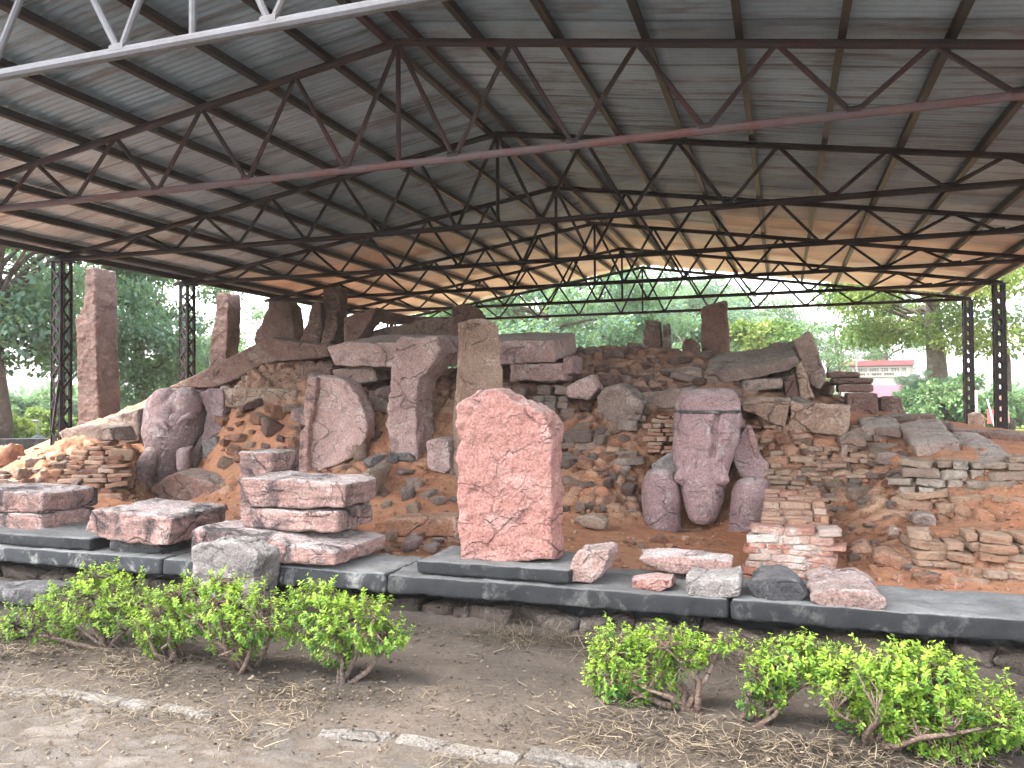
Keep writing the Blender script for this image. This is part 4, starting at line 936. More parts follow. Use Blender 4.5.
for (xa, ya, xb, yb) in ((681, 468, 676, 477), (722, 467, 728, 479)):
    a = at(xa*.7+707*.3, ya-4, 8.24); b = at(xb*.86+702*.14, yb+4, 8.10); sol.append(tubes([a, a*.4+b*.6, b, b+(b-a)*.02], [.07, .08, .062, .05], 7))
sol.append(ball(at(727, 437, 8.22), (.05, .07, .085)))
sol.append(ball(at(686, 438, 8.2), (.04, .05, .07)))
sol.append(tubes([at(722, 420, 8.2), at(716, 436, 8.17), at(719, 452, 8.15), at(716, 464, 8.13)], [.03, .035, .03, .02], 10))
add_part(eR, 'head', sculpt(sol, .014, .012, 3, 301, .003, [([(718, 415), (714, 428), (716, 442), (712, 456)], 8.2, .022, .07), ([(684, 460), (685, 484)], 8.15, .016, .04), ([(721, 462), (720, 486)], 8.15, .016, .04), ([(676, 452), (690, 448), (703, 452), (713, 449)], 8.15, .016, .025), ([(719, 437), (727, 434)], 8.2, .014, .03), ([(719, 441), (727, 442)], 8.2, .012, .025), ([(690, 488), (714, 486)], 8.1, .012, .015), ([(692, 498), (713, 497)], 8.1, .012, .015), ([(686, 425), (700, 421), (712, 424)], 8.15, .02, .02)]), 'elephr')
bd = [(x0-.9, x1+.9, py, Yc, hd+.012, ex) for (x0, x1, py, Yc, hd, ex) in ((675.5, 741, 409.5, 8.5, .325, 2.6), (675.3, 741, 413.5, 8.5, .33, 2.6))]
add_part(eR, 'browband', sculpt([ring_loft(bd)], .012, .003, 1, 302), 'black')
for nm, pl in (('foreleg', ((653, 668, 468, .06), (647, 675, 472, .14), (643, 679, 482, .2), (642, 680, 500, .22), (643, 680, 515, .22), (644, 681, 530, .22))),
               ('foreleg', ((744, 761, 477, .07), (737, 768, 481, .15), (732, 771, 491, .21), (730, 771, 507, .22), (728, 770, 522, .22), (727, 769, 536, .22)))):
    Yc = 8.22 if pl[0][0] < 700 else 8.2
    add_part(eR, nm, sculpt([ring_loft([(a, b, y, Yc, h, 2.1) for a, b, y, h in pl])], .014, .007, 4, 303+int(pl[0][0])), 'elephr')
def sub_rock(root, name, label, poly, Yf, back, mat, **k):
    return rock(name, label, None, poly, Yf, back, mat, parent=root, **k)
sub_rock(eR, 'shoulder', 'grey worn left shoulder', [(651, 466), (676, 449), (682, 452), (682, 480), (655, 485)], 8.45, (0, .35, 0), 'grey', vs=.02)
sub_rock(eR, 'ear', 'broken right ear slab with pale fractured edge', [(730, 452), (738, 440), (746, 425), (751, 428), (755, 440), (759, 456), (768, 464), (771, 482), (766, 490), (738, 476)], 8.55, (0, .3, 0), 'elephr', vs=.018, amp=.02)
sub_rock(eR, 'ear_edge', 'pale fractured edge', [(746, 426), (751, 427), (757, 440), (760, 457), (755, 458), (750, 442)], 8.51, (0, .1, 0), 'rosel', vs=.014, amp=.012)
# left elephant: domed head, hooked ear slab, tusk stump, bent foreleg
eL = thing('stone_elephant', 'mauve stone elephant with domed head, broken ear slab and one tusk stump', 'elephant statue', at(180, 492, 9.4), 'carved stone elephants')
head = [(170, 190, 388.5, 9.85, .14, 2.), (161, 200, 391, 9.83, .28, 2.1), (155, 205, 397, 9.8, .37, 2.1), (151, 207, 405, 9.78, .42, 2.1), (150, 206, 414, 9.75, .45, 2.1), (149.5, 203, 423, 9.7, .45, 2.1),
        (149.5, 198, 432, 9.64, .42, 2.1), (151, 193, 441, 9.56, .37, 2.1), (152.5, 186, 450, 9.48, .32, 2.1), (154, 180, 459, 9.41, .27, 2.1), (155.5, 177, 469, 9.36, .24, 2.1), (156.5, 175, 480, 9.34, .22, 2.1), (157, 174, 491, 9.34, .2, 2.1), (158, 173, 503, 9.34, .18, 2.1)]
sol = [ring_loft(head), ball(at(180, 440, 10.35), (.36, .45, .5))]
sol.append(ball(at(165, 405, 9.55), (.24, .2, .26))); sol.append(ball(at(186, 404, 9.55), (.26, .2, .26)))
sol.append(tubes([at(197, 417, 9.42), at(190, 415.5, 9.33), at(182, 419, 9.27), at(176, 425, 9.24)], [.03, .05, .05, .02], 10)); sol.append(tubes([at(151, 424, 9.4), at(156, 421, 9.29), at(163, 424, 9.25), at(168, 430, 9.22)], [.03, .05, .05, .02], 10))
sol.append(ball(at(187, 427, 9.27), (.045, .03, .03))); sol.append(ball(at(158, 431, 9.3), (.04, .03, .03)))   # eyes
a = at(184, 450, 9.3); b = at(183, 468, 9.1); sol.append(tubes([a, (a+b)/2, b, b+(b-a)*.2], [.10, .095, .085, .05]))
for t in (436, 442, 448, 456, 464, 472):
    sol.append(tubes([at(157, t, 9.22), at(166, t+1.2, 9.14), at(176, t, 9.2)], [.012, .018, .012], 8))
add_part(eL, 'head', sculpt(sol, .016, .010, 3, 311, .004, [([(199, 393), (200, 410), (198, 425), (193, 446)], 9.4, .05, .10), ([(173, 458), (175, 449), (183, 446), (191, 452)], 9.2, .022, .07), ([(174, 395), (174, 412)], 9.4, .06, .05), ([(180, 428), (187, 423), (193, 427)], 9.25, .018, .03), ([(181, 431), (187, 433), (192, 430)], 9.25, .016, .03), ([(158, 440), (160, 470)], 9.15, .02, .03)]), 'eleph')
sub_rock(eL, 'ear', 'pale edged broken ear slab', [(196, 392), (207, 389), (222, 389), (224, 396), (223, 420), (221, 432), (214, 436), (202, 444), (198, 455), (193, 477), (190, 474), (192, 452), (203, 430), (206, 412)], 9.58, (0, .25, 0), 'eleph', vs=.02, amp=.022)
sub_rock(eL, 'ear_edge', 'grey broken lower ear edge', [(201, 441), (216, 436), (217, 450), (208, 458), (202, 458)], 9.4, (0, .2, 0), 'grey', vs=.02, amp=.02)
lg = [at(153, 450, 9.3), at(148, 461, 9.05), at(143, 473, 8.85), at(140, 485, 8.7), at(138, 500, 8.6)]
add_part(eL, 'foreleg', sculpt([tubes(lg, [.10, .13, .15, .17, .18])], .02, .016, 3, 312), 'eleph')

# ------------------------------------------------------------------ kerb stones, straw, pebbles
def kerb(p0, p1, wd, label, mat='grey', h=.05):
    a = onz(*p0); b = onz(*p1); c = (a+b)/2; L = (b-a).length; ang = math.atan2((b-a).y, (b-a).x)
    R = np.array(Matrix.Rotation(ang, 3, 'Z')); sd_ = nseed()
    T, TFc = round_template(10)
    q = stone_block(np.zeros(3), (L/2, wd/2, h), np.eye(3), sd_, .4, .16, T); q[:, 1] += .02*np.sin(q[:, 0]*4+sd_); q = q @ R.T
    g = ground_h(np.array([c.x]), np.array([c.y]))[0]
    o = link('kerb_stone', mesh_np('kerb_stone', q+np.array([0, 0, h]), TFc, True, {'wear': np.full(len(q), .5)}), MAT[mat]); o.location = (c.x, c.y, g-h*1.45)
    tag(o, label, 'kerb stone', 'worn kerb stones edging the bed')
MAT['kerb'] = stone('pale_kerb', (.13, .115, .103), (.085, .075, .066), pale=(.19, .175, .16), dark_amt=.4)
kerb((-30, 688), (58, 695), .10, 'pale kerb stone at the left picture edge below the shrubs', 'kerb')
kerb((62, 695), (150, 711), .09, 'long pale kerb stone under the leftmost shrub', 'kerb')
kerb((160, 711), (212, 721), .08, 'short sunken kerb stone below the second shrub', 'kerb')
kerb((318, 736), (394, 740), .10, 'cracked pale kerb stone left of the longest middle one', 'kerb')
kerb((396, 743), (520, 761), .11, 'longest pinkish kerb stone at the bottom middle', 'kerb')
kerb((528, 756), (640, 772), .12, 'pale kerb stone cut by the bottom picture edge', 'kerb')
def straw(name, n, sampler, length, seed, kind='stuff', mat='straw', up=.25):
    rg = np.random.RandomState(seed); x, y = sampler(rg, n); n = len(x)
    z = ground_h(x, y)+rg.uniform(.003, .03, n); L = rg.uniform(*length, n); a = rg.uniform(0, 6.28, n); el = rg.normal(0, up, n)
    d = np.stack([np.cos(a)*np.cos(el), np.sin(a)*np.cos(el), np.abs(np.sin(el))], 1)*L[:, None]
    s = np.stack([-np.sin(a), np.cos(a), rg.uniform(-.6, .6, n)], 1)*rg.uniform(.0007, .002, n)[:, None]
    bend = np.stack([rg.normal(0, .2, n), rg.normal(0, .2, n), rg.uniform(-.05, .2, n)], 1)*L[:, None]
    p0 = np.stack([x, y, z], 1); p1 = p0+d*.5+bend*.5; p2 = p0+d
    V = np.stack([p0-s, p0+s, p1-s, p1+s, p2-s*.4, p2+s*.4], 1).reshape(-1, 3)
    i = np.arange(n)[:, None]*6; Fc = np.concatenate([i+np.array([[0, 1, 3, 2]]), i+np.array([[2, 3, 5, 4]])])
    t = np.repeat(rg.uniform(0, 1, n), 6)
    tag(link(name, mesh_np(name, V, Fc, False, {'tint': t}), MAT[mat]), kind=kind)
def clump(x, y, s, sc=1.6, thr=-.05):
    p = np.stack([x*sc, y*sc, x*0], 1); return fbm(p, 3, s) > thr
def s_bed(rg, n):
    x = rg.uniform(-7.2, 3.2, n); y = 3.86+rg.normal(0, .20, n); m = clump(x, y, 5); m &= ~((x > -2.15) & (x < -1.0) & (rg.rand(n) < .8)); return x[m], y[m]
def s_wall(rg, n):
    x = rg.uniform(-6.5, 3.2, n); y = 5.02-np.abs(rg.normal(0, .10, n)); m = clump(x, y, 9, 1.2, .0); return x[m], y[m]
def s_kerb(rg, n):
    x = rg.uniform(-5, 2.2, n); y = 3.38+rg.normal(0, .12, n); m = clump(x, y, 12, 1.5, .05); return x[m], y[m]
def s_any(rg, n):
    x = rg.uniform(-6.5, 3., n); y = rg.uniform(2.6, 5., n); m = clump(x, y, 15, 1., .08); return x[m], y[m]
straw('dry_grass', 11000, s_bed, (.03, .12), 1, up=.2); straw('dry_grass', 6500, s_wall, (.05, .18), 2, up=.35)
straw('dry_grass', 4500, s_kerb, (.03, .12), 3, up=.2); straw('dry_grass', 5000, s_any, (.03, .12), 4, up=.12)
def pebbles():
    rg = np.random.RandomState(8); T, TFc = round_template(2); V = []; Fs = []; k = 0
    for i in range(900):
        x, y = rg.uniform(-6.5, 3), rg.uniform(2.5, 5.0); s = .004+.012*rg.rand()**3
        z = ground_h(np.array([x]), np.array([y]))[0]
        q = T*np.array([1, rg.uniform(.6, 1), rg.uniform(.4, .8)])*s; l = np.linalg.norm(q, axis=1)[:, None]; q = q/l*s*(.7+.3*rg.rand(len(q), 1)); V.append(q+[x, y, z+s*.2]); Fs.append(TFc+k); k += len(T)
    tag(link('gravel', mesh_np('gravel', np.concatenate(V), np.concatenate(Fs), True, {'wear': np.zeros(k)}), MAT['bark']), kind='stuff')
    V = []; Fs = []; k = 0; T, TFc = round_template(3)
    for i in range(2600):
        px, py = rg.uniform(0, 1024), rg.uniform(440, 592); p = surf(px, py)
        if p is None or p.y < 5.75: continue
        s = .008+.03*rg.rand()**3
        V.append(stone_block(np.array(p)+np.array([0, 0, .01]), (s, s*.8, s*rg.uniform(.4, .8)), np.array(Matrix.Rotation(rg.uniform(0, 6), 3, 'Z')), i, .5, .3, T)); Fs.append(TFc+k); k += len(T)
    tag(link('rubble_chips', mesh_np('rubble_chips', np.concatenate(V), np.concatenate(Fs), True, {'wear': np.zeros(k)}), MAT['orange']), kind='stuff')
pebbles()
def litter():
    rg = np.random.RandomState(21); n = 16000; x = rg.uniform(-7, 3.2, n); y = rg.uniform(2.4, 5.02, n)
    keep = rg.rand(n) < .30+.7*np.exp(-((y-3.9)/.28)**2)+.5*np.exp(-((y-4.95)/.12)**2); x, y = x[keep], y[keep]; n = len(x)
    z = ground_h(x, y)+rg.uniform(.002, .016, n)+.012*(y < 3.5); a = rg.uniform(0, 6.28, n); P = np.stack([x, y, z], 1)
    D = np.stack([np.cos(a), np.sin(a), rg.normal(0, .25, n)], 1); L = rg.uniform(.008, .032, n)
    V, Fc, t = leaf_mesh(P, D, rg.normal(0, .3, (n, 3))+np.array([0, 0, 1.]), L, L*rg.uniform(.2, .36, n), rg.uniform(0, 1, n))
    tag(link('leaf_litter', mesh_np('leaf_litter', V, Fc, True, {'tint': t}), MAT['litter']), kind='stuff')

# ------------------------------------------------------------------ shrubs in the bed
def leaf_mesh(P, D, Nn, L, W, tint):
    """pointed leaves: base P, direction D, normal N; 6 vertices, two folded quads"""
    D = D/np.linalg.norm(D, axis=1)[:, None]; Sd = np.cross(D, Nn); Sd /= np.linalg.norm(Sd, axis=1)[:, None]+1e-9; Nn = np.cross(Sd, D)
    L = L[:, None]; W = W[:, None]; a = P; m1 = P+D*L*.45-Nn*L*.02; e = P+D*L-Nn*L*.14
    l1 = P+D*L*.35+Sd*W+Nn*W*.3; l2 = P+D*L*.72+Sd*W*.72+Nn*W*.2-Nn*L*.06; r1 = P+D*L*.35-Sd*W+Nn*W*.3; r2 = P+D*L*.72-Sd*W*.72+Nn*W*.2-Nn*L*.06
    n = len(P); V = np.stack([a, l1, l2, e, r2, r1], 1).reshape(-1, 3); i = np.arange(n)[:, None]*6
    Fc = np.concatenate([i+np.array([[0, 1, 2, 3]]), i+np.array([[0, 3, 4, 5]])])
    return V, Fc, np.repeat(tint, 6)
def shrub(label, base_px, lobes, seed, nst=6):
    """lobes: (px centre, py centre, px radius x, px radius y) crown masses"""
    rg = np.random.RandomState(seed); b = onz(*base_px); b.z = ground_h(np.array([b.x]), np.array([b.y]))[0]
    root = thing('shrub', label, 'shrub', b, 'leafy shrubs in the bed'); zc = (b-Vector((0, 0, CAM_H))).length; k = zc/F_PX
    tips = []; mb = MB(); stems = []
    for i in range(nst):
        up_ = [q for q in lobes if q[1] < base_px[1]-28]; lx, ly, rx, ry = up_[i % len(up_)]
        c = at(lx, ly, b.y+rg.uniform(-.05, .05)); t = c-b+Vector((rg.normal(0, rx*k*.35), rg.normal(0, rx*k*.4), -ry*k*.2))
        mid = t*.45+Vector((rg.normal(0, .04), rg.normal(0, .04), .02)); r0 = rg.uniform(.010, .017)
        st = Vector((rg.normal(0, .03), rg.normal(0, .03), -.02))
        pts = [st, st*.5+mid*.5+Vector((rg.normal(0, .02), rg.normal(0, .02), 0)), mid, (mid+t)/2+Vector((rg.normal(0, .025), rg.normal(0, .025), 0)), t]
        mb.tube(pts, [r0*1.3, r0, r0*.85, r0*.6, r0*.35], 6); stems.append(pts)
    for (lx, ly, rx, ry) in lobes:
        c = at(lx, ly, b.y)-b; R3 = np.array([rx*k, rx*k*.8, ry*k]); n = max(10, int(125*rx*ry/1000))
        for _ in range(n):
            v = rg.normal(size=3); v /= np.linalg.norm(v); rr = rg.uniform(.4, 1.)**.7*(1.3 if rg.rand() < .22 else 1.); p = np.array(c)+v*R3*rr
            s = stems[rg.randint(len(stems))]
            q = min((Vector(s[j]) for s in stems for j in (2, 3, 4)), key=lambda z_: (z_-Vector(p)).length)
            m = (q+Vector(p))/2+Vector((rg.normal(0, .02), rg.normal(0, .02), .02))
            if (q-Vector(p)).length < .38: mb.tube([q, m, p], [.005, .0035, .002], 4, False)
            tips.append((p, np.array(Vector(p)-q)))
    P = []; D = []; Nn = []; L = []; W = []; T = []
    zs_ = [p_[2] for p_, _ in tips]; z0_, z1_ = min(zs_), max(zs_)
    for p, dr in tips:
        zrel = (p[2]-z0_)/(z1_-z0_)
        dr = dr/(np.linalg.norm(dr)+1e-6)*.5+np.array([0, -.12, .55]); dr /= np.linalg.norm(dr); hi = rg.rand()
        Ls = rg.uniform(.06, .13)
        for j in range(rg.randint(12, 24)):
            u = rg.rand(); a = rg.uniform(0, 6.28); side = np.cross(dr, [math.cos(a), math.sin(a), .3]); side /= np.linalg.norm(side)+1e-9
            P.append(p+dr*Ls*(u-.6)); d = dr*rg.uniform(.1, .7)+side*rg.uniform(.5, 1.); D.append(d); Nn.append(dr+rg.normal(0, .35, 3))
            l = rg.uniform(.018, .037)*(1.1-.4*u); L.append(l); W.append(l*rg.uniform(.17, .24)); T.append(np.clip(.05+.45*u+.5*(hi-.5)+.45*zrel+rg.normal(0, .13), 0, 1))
    V, Fc, t = leaf_mesh(np.array(P), np.array(D), np.array(Nn), np.array(L), np.array(W), np.array(T))
    link('stems', mesh_np('stems', np.concatenate(mb.v), mb.f, True, {'wear': np.zeros(mb.n)}), MAT['twig'], root)
    link('foliage', mesh_np('foliage', V, Fc, True, {'tint': t}), MAT['leaf_shrub'], root)
litter()
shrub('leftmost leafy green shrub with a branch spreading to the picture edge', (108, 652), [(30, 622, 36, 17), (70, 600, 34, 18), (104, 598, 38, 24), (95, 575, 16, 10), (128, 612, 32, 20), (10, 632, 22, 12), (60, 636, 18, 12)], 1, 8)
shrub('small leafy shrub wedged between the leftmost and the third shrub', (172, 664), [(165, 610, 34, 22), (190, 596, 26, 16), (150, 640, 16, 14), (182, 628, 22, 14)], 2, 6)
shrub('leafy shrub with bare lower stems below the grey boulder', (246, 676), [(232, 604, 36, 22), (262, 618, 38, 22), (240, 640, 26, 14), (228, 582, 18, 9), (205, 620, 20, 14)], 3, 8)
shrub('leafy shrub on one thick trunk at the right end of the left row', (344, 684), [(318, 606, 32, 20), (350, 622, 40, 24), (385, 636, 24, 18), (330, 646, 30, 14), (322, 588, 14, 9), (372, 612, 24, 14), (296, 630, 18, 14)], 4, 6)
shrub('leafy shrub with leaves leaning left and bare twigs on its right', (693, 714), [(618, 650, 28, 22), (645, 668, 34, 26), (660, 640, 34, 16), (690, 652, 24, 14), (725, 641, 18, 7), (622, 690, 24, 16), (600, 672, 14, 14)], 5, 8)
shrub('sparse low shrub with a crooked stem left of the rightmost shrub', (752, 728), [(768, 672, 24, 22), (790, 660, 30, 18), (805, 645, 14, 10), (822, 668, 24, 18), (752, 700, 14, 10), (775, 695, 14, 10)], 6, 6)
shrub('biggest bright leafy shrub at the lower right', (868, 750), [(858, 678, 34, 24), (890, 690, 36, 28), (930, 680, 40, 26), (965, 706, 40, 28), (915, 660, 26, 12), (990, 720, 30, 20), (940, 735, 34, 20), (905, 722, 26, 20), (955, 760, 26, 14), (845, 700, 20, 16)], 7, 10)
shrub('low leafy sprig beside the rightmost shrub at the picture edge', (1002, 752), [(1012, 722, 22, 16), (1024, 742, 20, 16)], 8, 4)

# ------------------------------------------------------------------ trees beyond the shelter
def tree_data(seed, h, cr, ch, trunk_r, nl, leaf, ncl, lean=0., fork=.4, spread=1., droop=0.):
    """crown radius cr, crown depth ch, clumps of leaves on real limbs; origin at the trunk foot"""
    rg = np.random.RandomState(seed); mb = MB(); fk = h*fork
    top = Vector((lean*h, 0, h*.9))
    tr = [Vector((0, 0, -.1)), Vector((lean*h*.2+rg.normal(0, .1), 0, fk*.5)), Vector((lean*h*.45, rg.normal(0, .1), fk)), Vector((lean*h*.75, rg.normal(0, .2), h*.7)), top]
    mb.tube(tr, [trunk_r*1.35, trunk_r, trunk_r*.8, trunk_r*.45, trunk_r*.12], 9)
    cen = []; sizes = []
    for i in range(ncl):
        v = rg.normal(size=3); v /= np.linalg.norm(v); rr = rg.uniform(.3, 1.)**.55
        c = Vector((lean*h*.7+v[0]*cr*rr*spread, v[1]*cr*rr, h-ch*.5+v[2]*ch*.5*rr-droop*(v[0]**2+v[1]**2)))
        cen.append(c); sizes.append(cr*rg.uniform(.12, .27))
        t = rg.uniform(.35, 1.); j = fk*.7+(h*.85-fk*.7)*t*max(.1, min(1, (c.z-fk*.6)/(h*.9-fk*.6)))
        q = Vector((lean*j, 0, min(j, c.z)))
        if i % 2 == 0 or i < 14:
            m = q*.5+c*.5+Vector((rg.normal(0, .25), rg.normal(0, .25), rg.uniform(-.3, .5)))*cr*.18; r0 = trunk_r*rg.uniform(.16, .36)
            mb.tube([q, q*.6+m*.4+Vector((0, 0, .05*cr)), m, c], [r0, r0*.8, r0*.55, r0*.15], 5, False)
    cen = np.array(cen); sizes = np.array(sizes); k = rg.choice(len(cen), nl, p=sizes**2/np.sum(sizes**2)); tn = rg.uniform(0, 1, len(cen))
    v = rg.normal(size=(nl, 3)); v /= np.linalg.norm(v, axis=1)[:, None]
    P = cen[k]+v*sizes[k][:, None]*np.array([1.25, 1.25, .7])*(rg.rand(nl, 1)**.45)
    D = v*.5+rg.normal(0, .6, (nl, 3))+np.array([0, 0, -.25]); Nn = rg.normal(0, .6, (nl, 3))+np.array([0, 0, .9]); L = leaf*rg.uniform(.6, 1.4, nl)
    V, Fc, t = leaf_mesh(P, D, Nn, L, L*.3, np.clip(tn[k]*.7+.3*rg.rand(nl), 0, 1))
    return mesh_np('trunk', np.concatenate(mb.v), mb.f, True, {'wear': np.zeros(mb.n)}), mesh_np('crown', V, Fc, True, {'tint': t})
KINDS = {
 'dense': tree_data(1, 11, 4.6, 8.6, .34, 42000, .15, 60, .02, .25),
 'drooping': tree_data(2, 8, 3.2, 6.4, .26, 30000, .12, 44, -.03, .22, 1.15, .8),
 'broad': tree_data(3, 10, 5.5, 6.6, .4, 34000, .2, 52, .0, .35, 1.1, .6),
 'loose': tree_data(4, 11, 4.2, 7.5, .2, 11000, .17, 30, .05, .45),
 'sparse': tree_data(5, 7, 2.2, 4.4, .08, 1500, .18, 26, .04, .4),
 'yellow': tree_data(6, 10, 4.4, 6.5, .42, 17000, .18, 38, -.06, .5),
 'bush': tree_data(7, 2.2, 1.7, 2.1, .06, 9000, .16, 36, 0, .1),
 'roundtree': tree_data(8, 6, 3.0, 5.2, .18, 16000, .24, 50, 0, .2),
}
def tree(kind, px, dist, s, mat, label, rot=0., cat='tree', sz=None, dz=0.):
    p = far(px, dist); root = thing('shrub' if cat == 'bush' else 'tree', label, cat, (p.x, p.y, dz), 'trees beyond the shelter' if cat == 'tree' else 'bushes on the lawn')
    root.rotation_euler = (0, 0, rot); root.scale = (s, s, sz or s)
    for nm, me, mt in (('trunk', KINDS[kind][0], 'bark'), ('crown', KINDS[kind][1], mat)):
        o = bpy.data.objects.new(nm, me); COL.objects.link(o); o.parent = root
        if not me.materials: me.materials.append(MAT[mt])
        o.material_slots[0].link = 'OBJECT'; o.material_slots[0].material = MAT[mt]
T_ = tree
T_('dense', -12, 21, .92, 'leaf_teal', 'tall dense dark tree cut by the left picture edge', .3)
T_('dense', -95, 27, 1.0, 'leaf_green', 'dense tree standing outside the left picture edge', 2.0)
T_('drooping', 146, 23, .86, 'leaf_teal', 'drooping dark tree with forked trunk right of the far left pillar', .4)
T_('loose', 60, 42, .9, 'leaf_green', 'pale loose tree far behind the left lattice post', 1.)
T_('sparse', 262, 34, .8, 'leaf_green', 'thin bare twigged tree behind the round topped slab', 1.6)
T_('roundtree', 205, 60, 1.1, 'leaf_green', 'distant round tree behind the second left post', .8)
T_('broad', 545, 34, .82, 'leaf_teal', 'broad dark tree directly behind the long top beam', .2)
T_('dense', 620, 38, .74, 'leaf_teal', 'dark tree seen beside the small split upright', 1.1)
T_('broad', 480, 48, .9, 'leaf_teal', 'hazy dark tree behind the tan pillar', 2.1)
T_('roundtree', 757, 42, .95, 'leaf_yellow', 'light green round tree right of the tall ridge slab', .5)
T_('roundtree', 685, 52, 1.15, 'leaf_green', 'pale round tree between the ridge uprights', 1.9)
T_('broad', 735, 78, 1.2, 'leaf_green', 'far hazy tree above the light green round tree', .9)
T_('loose', 826, 76, .8, 'leaf_green', 'loose hazy tree above the leaning grey stone', .1)
T_('broad', 690, 64, 1.1, 'leaf_teal', 'hazy wide tree filling the view under the far gable', 1.3)
T_('broad', 650, 90, 1.5, 'leaf_green', 'farthest pale tree under the far gable', 2.3)
T_('sparse', 838, 44, 1.0, 'leaf_green', 'thin bare tree left of the pink hut', .6)
T_('loose', 890, 72, .95, 'leaf_green', 'loose green tree standing behind the pink hut', 2.4)
T_('yellow', 940, 36, .92, 'leaf_yellow', 'yellow green tree with thick dark trunk by the right posts', .9)
T_('loose', 1040, 30, .85, 'leaf_yellow', 'leafy tree at the right picture edge', .4)
T_('sparse', 1012, 38, 1.1, 'leaf_green', 'leafless branching tree right of the right posts', 2.2)
T_('drooping', 928, 34, .34, 'leaf_teal', 'creeper covered slim tree between hut and right posts', .2)
for i, (px, d, s, mt, lb) in enumerate(((924, 33, .75, 'leaf_green', 'green bush at the right corner of the pink hut'), (944, 33, .85, 'leaf_teal', 'dark green bush left of the right posts'), (955, 32, 1.0, 'leaf_green', 'green bush seen between the right posts'), (1016, 46, .8, 'leaf_green', 'low bush on the far right lawn'),
                                        (5, 30, .55, 'leaf_hedge', 'low bright hedge bush at the left edge'), (42, 34, .6, 'leaf_hedge', 'low bright hedge bush beside the left lamp'), (20, 40, .8, 'leaf_green', 'pale bush behind the left hedge'), (60, 52, 1.1, 'leaf_green', 'far pale bush behind the left post'))):
    T_('bush', px, d, s, mt, lb, i*1.3, 'bush')
def treeline():
    rg = np.random.RandomState(12); P = []
    for i in range(70):
        px = -150+i*19+rg.uniform(-9, 9); d = rg.uniform(85, 115); c = far(px, d); hgt = rg.uniform(1.2, 3.2)
        for _ in range(160):
            v = rg.normal(size=3); v /= np.linalg.norm(v); P.append([c.x+v[0]*4*rg.rand()**.4, c.y+v[1]*4, max(.1, hgt*.5+v[2]*hgt*.5*rg.rand()**.4)])
    P = np.array(P); n = len(P); L = rg.uniform(.5, 1.1, n)
    V, Fc, t = leaf_mesh(P, rg.normal(size=(n, 3)), rg.normal(size=(n, 3)), L, L*.4, rg.rand(n))
    tag(link('woods', mesh_np('woods', V, Fc, True, {'tint': t}), MAT['leaf_green']), kind='stuff')
treeline()

# ------------------------------------------------------------------ hut, poles and small things on the lawn
MAT['hutwhite'] = plain('white_wash', (.25, .22, .215)); MAT['hutpink'] = plain('pink_wash', (.26, .115, .17)); MAT['hutred'] = plain('red_roof_band', (.24, .05, .06)); MAT['letter'] = plain('painted_letters', (.04, .05, .04))
MAT['metal'] = plain('grey_metal', (.2, .2, .2), .5); MAT['whitepaint'] = plain('white_post_paint', (.6, .6, .58)); MAT['redpaint'] = plain('red_paint', (.45, .06, .06)); MAT['darkdome'] = plain('dark_dome', (.05, .07, .08))
hc = far(876, 58); hut = thing('hut', 'small white hut with pink wall panel and red roof band beyond the ridge', 'hut', (hc.x, hc.y, 0)); hut.rotation_euler = (0, 0, math.atan2(-hc.x, hc.y))
wm = 56/F_PX*58/math.cos(math.atan((876-512)/F_PX))
def hb(name, mat, c, h, parent=hut):
    mb = MB(); mb.box(c, h); V = np.concatenate(mb.v); return link(name, mesh_np(name, V, mb.f, False), MAT[mat], parent)
hz_ = at(876, 361, hc.y).z
hb('wall', 'hutwhite', (0, 1.8, hz_/2-.15), (wm/2, 1.7, hz_/2-.15)); hb('roof', 'hutred', (0, 1.75, hz_-.14), (wm/2+.06, 1.86, .16)); hb('panel', 'hutpink', (wm*.17, .08, 1.35), (wm*.27, .03, 1.05))
sign = hb('name_board', 'hutwhite', (0, .07, hz_-.72), (wm*.46, .03, .34))
mb = MB(); rg = np.random.RandomState(4)
for row, (z, x0, x1, hh) in enumerate(((hz_-.62, -.40, .40, .12), (hz_-.9, -.26, .24, .07))):
    x = x0*wm
    while x < x1*wm:
        wd = rg.uniform(.10, .18); mb.box((x+wd/2, .03, z+hh), (wd/2, .012, .018))            # head line
        mb.box((x+wd*.75, .03, z), (.018, .012, hh*.85)); mb.box((x+wd*.4, .03, z+hh*.2*rg.uniform(-1, 1)), (wd*.26, .012, .018))
        if rg.rand() < .5: mb.box((x+wd*.25, .03, z+hh*.35), (.016, .012, hh*.45))
        x += wd+(.12 if rg.rand() < .22 else .01)
link('lettering', mesh_np('lettering', np.concatenate(mb.v), mb.f, False), MAT['letter'], sign)
def pole(px, dist, h, r, mat, label, name='pole', lean=0.):
    p = far(px, dist); mb = MB(); mb.tube([(0, 0, -.05), (lean*h*.5, 0, h*.5), (lean*h, 0, h)], [r, r*.95, r*.85], 10); mb.tube([(lean*h, 0, h), (lean*h, 0, h+r)], [r*1.25, r*1.25], 10)
    o = mb.build(name, MAT[mat], None, (0, 0, 0)); o.location = (p.x, p.y, 0); tag(o, label, 'pole', 'poles on the lawn')
pole(857, 50, at(857, 336, far(857, 50).y).z, .045, 'metal', 'thin tall grey pole in front of the pink hut')
pole(976, 24, 1.75, .045, 'whitepaint', 'white post standing between the two right lattice posts')
pole(1004, 22, 1.55, .02, 'whitepaint', 'thin leaning white rod beside the rightmost lattice post', lean=-.22)
p = far(995, 27); bd = thing('small_board', 'small red board on a stake behind the rightmost lattice post', 'board', (p.x, p.y, 0))
mb = MB(); mb.box((0, 0, 1.05), (.2, .02, .2)); link('panel', mesh_np('panel', np.concatenate(mb.v), mb.f, False), MAT['redpaint'], bd)
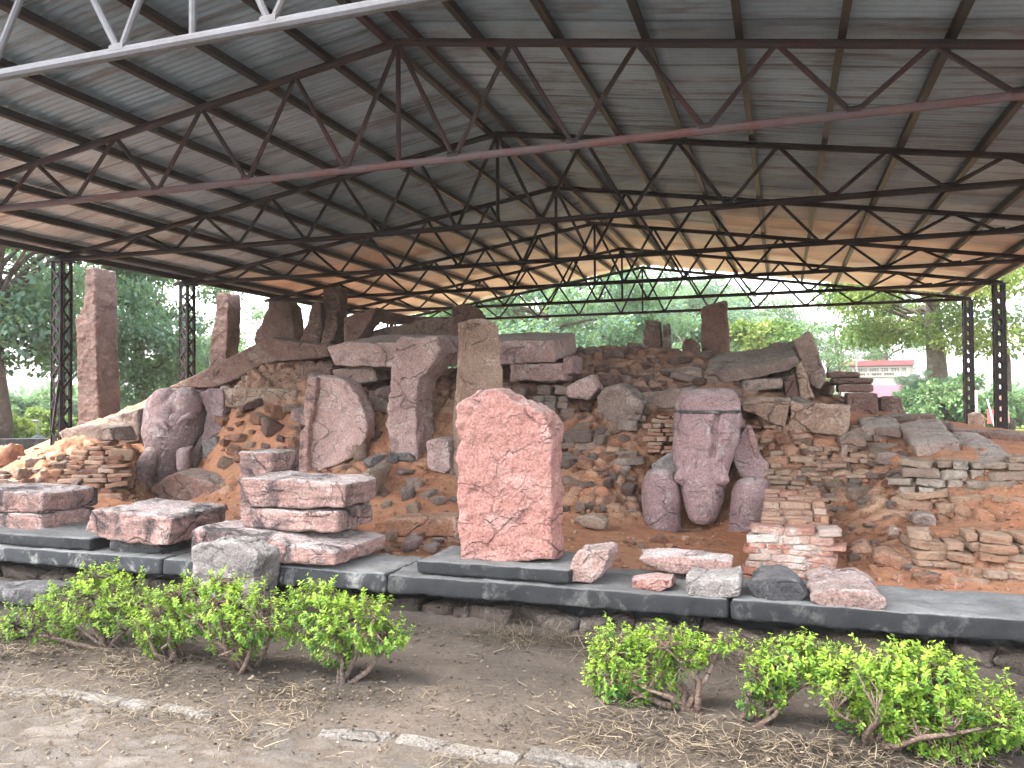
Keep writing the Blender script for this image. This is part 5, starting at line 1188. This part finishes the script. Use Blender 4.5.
mb = MB(); mb.tube([(0, .05, -.05), (0, .05, 1.2)], .03); link('stake', mesh_np('stake', np.concatenate(mb.v), mb.f, False), MAT['metal'], bd)
rock('lawn_stone', 'pale rounded stone fragment standing on the lawn right of the rightmost post', 'stone', [(999, 392), (1004, 390), (1008, 400), (1011, 424), (998, 424)], 19.8, (0, .5, 0), 'tan', vs=.05)
rock('lawn_stone', 'buff stump stone left of the rightmost lattice post', 'stone', [(972, 414), (980, 412), (986, 418), (986, 429), (972, 429)], 17.9, (0, .4, 0), 'tan', vs=.04)
lw2 = MB(); a = at(938, 424, 17.); b = at(1090, 428, 17.); lw2.bar((a.x, 19.2, .35), (b.x+2, 19.2, .35), .3, .8); o = lw2.build('parapet', MAT['plat']); tag(o, 'low dark parapet behind the right lattice posts', 'wall')
p = far(38, 29); lamp = thing('garden_lamp', 'small garden lamp on a dark domed base on the left lawn', 'lamp', (p.x, p.y, 0))
V, Fc = ball((0, 0, .0), (.38, .38, .62)); link('base', mesh_np('base', V, Fc, True), MAT['darkdome'], lamp)
mb = MB(); mb.tube([(0, 0, .5), (0, 0, 1.05)], .025); mb.tube([(-.22, 0, 1.05), (.06, 0, 1.05)], [.05, .03]); link('post', mesh_np('post', np.concatenate(mb.v), mb.f, False), MAT['metal'], lamp)

# ------------------------------------------------------------------ haze
HAZE = .0008
mb = MB(); mb.box((gx.mean()*0+(gx[0]+gx[-1])/2, (gy[0]+gy[-1])/2, 6.5), ((gx[-1]-gx[0])/2+1, (gy[-1]-gy[0])/2+1, 7.6)); hz = mb.build('haze', None, None, (0, 0, 0)); hz.display_type = 'WIRE'
m = bpy.data.materials.new('haze'); m.use_nodes = True; t = m.node_tree; t.nodes.remove(t.nodes['Principled BSDF'])
pv_ = t.nodes.new('ShaderNodeVolumePrincipled'); pv_.inputs['Color'].default_value = (.93, .95, .95, 1); pv_.inputs['Density'].default_value = HAZE; pv_.inputs['Anisotropy'].default_value = .3
t.links.new(pv_.outputs[0], t.nodes['Material Output'].inputs['Volume']); hz.data.materials.append(m); tag(hz, kind='stuff')
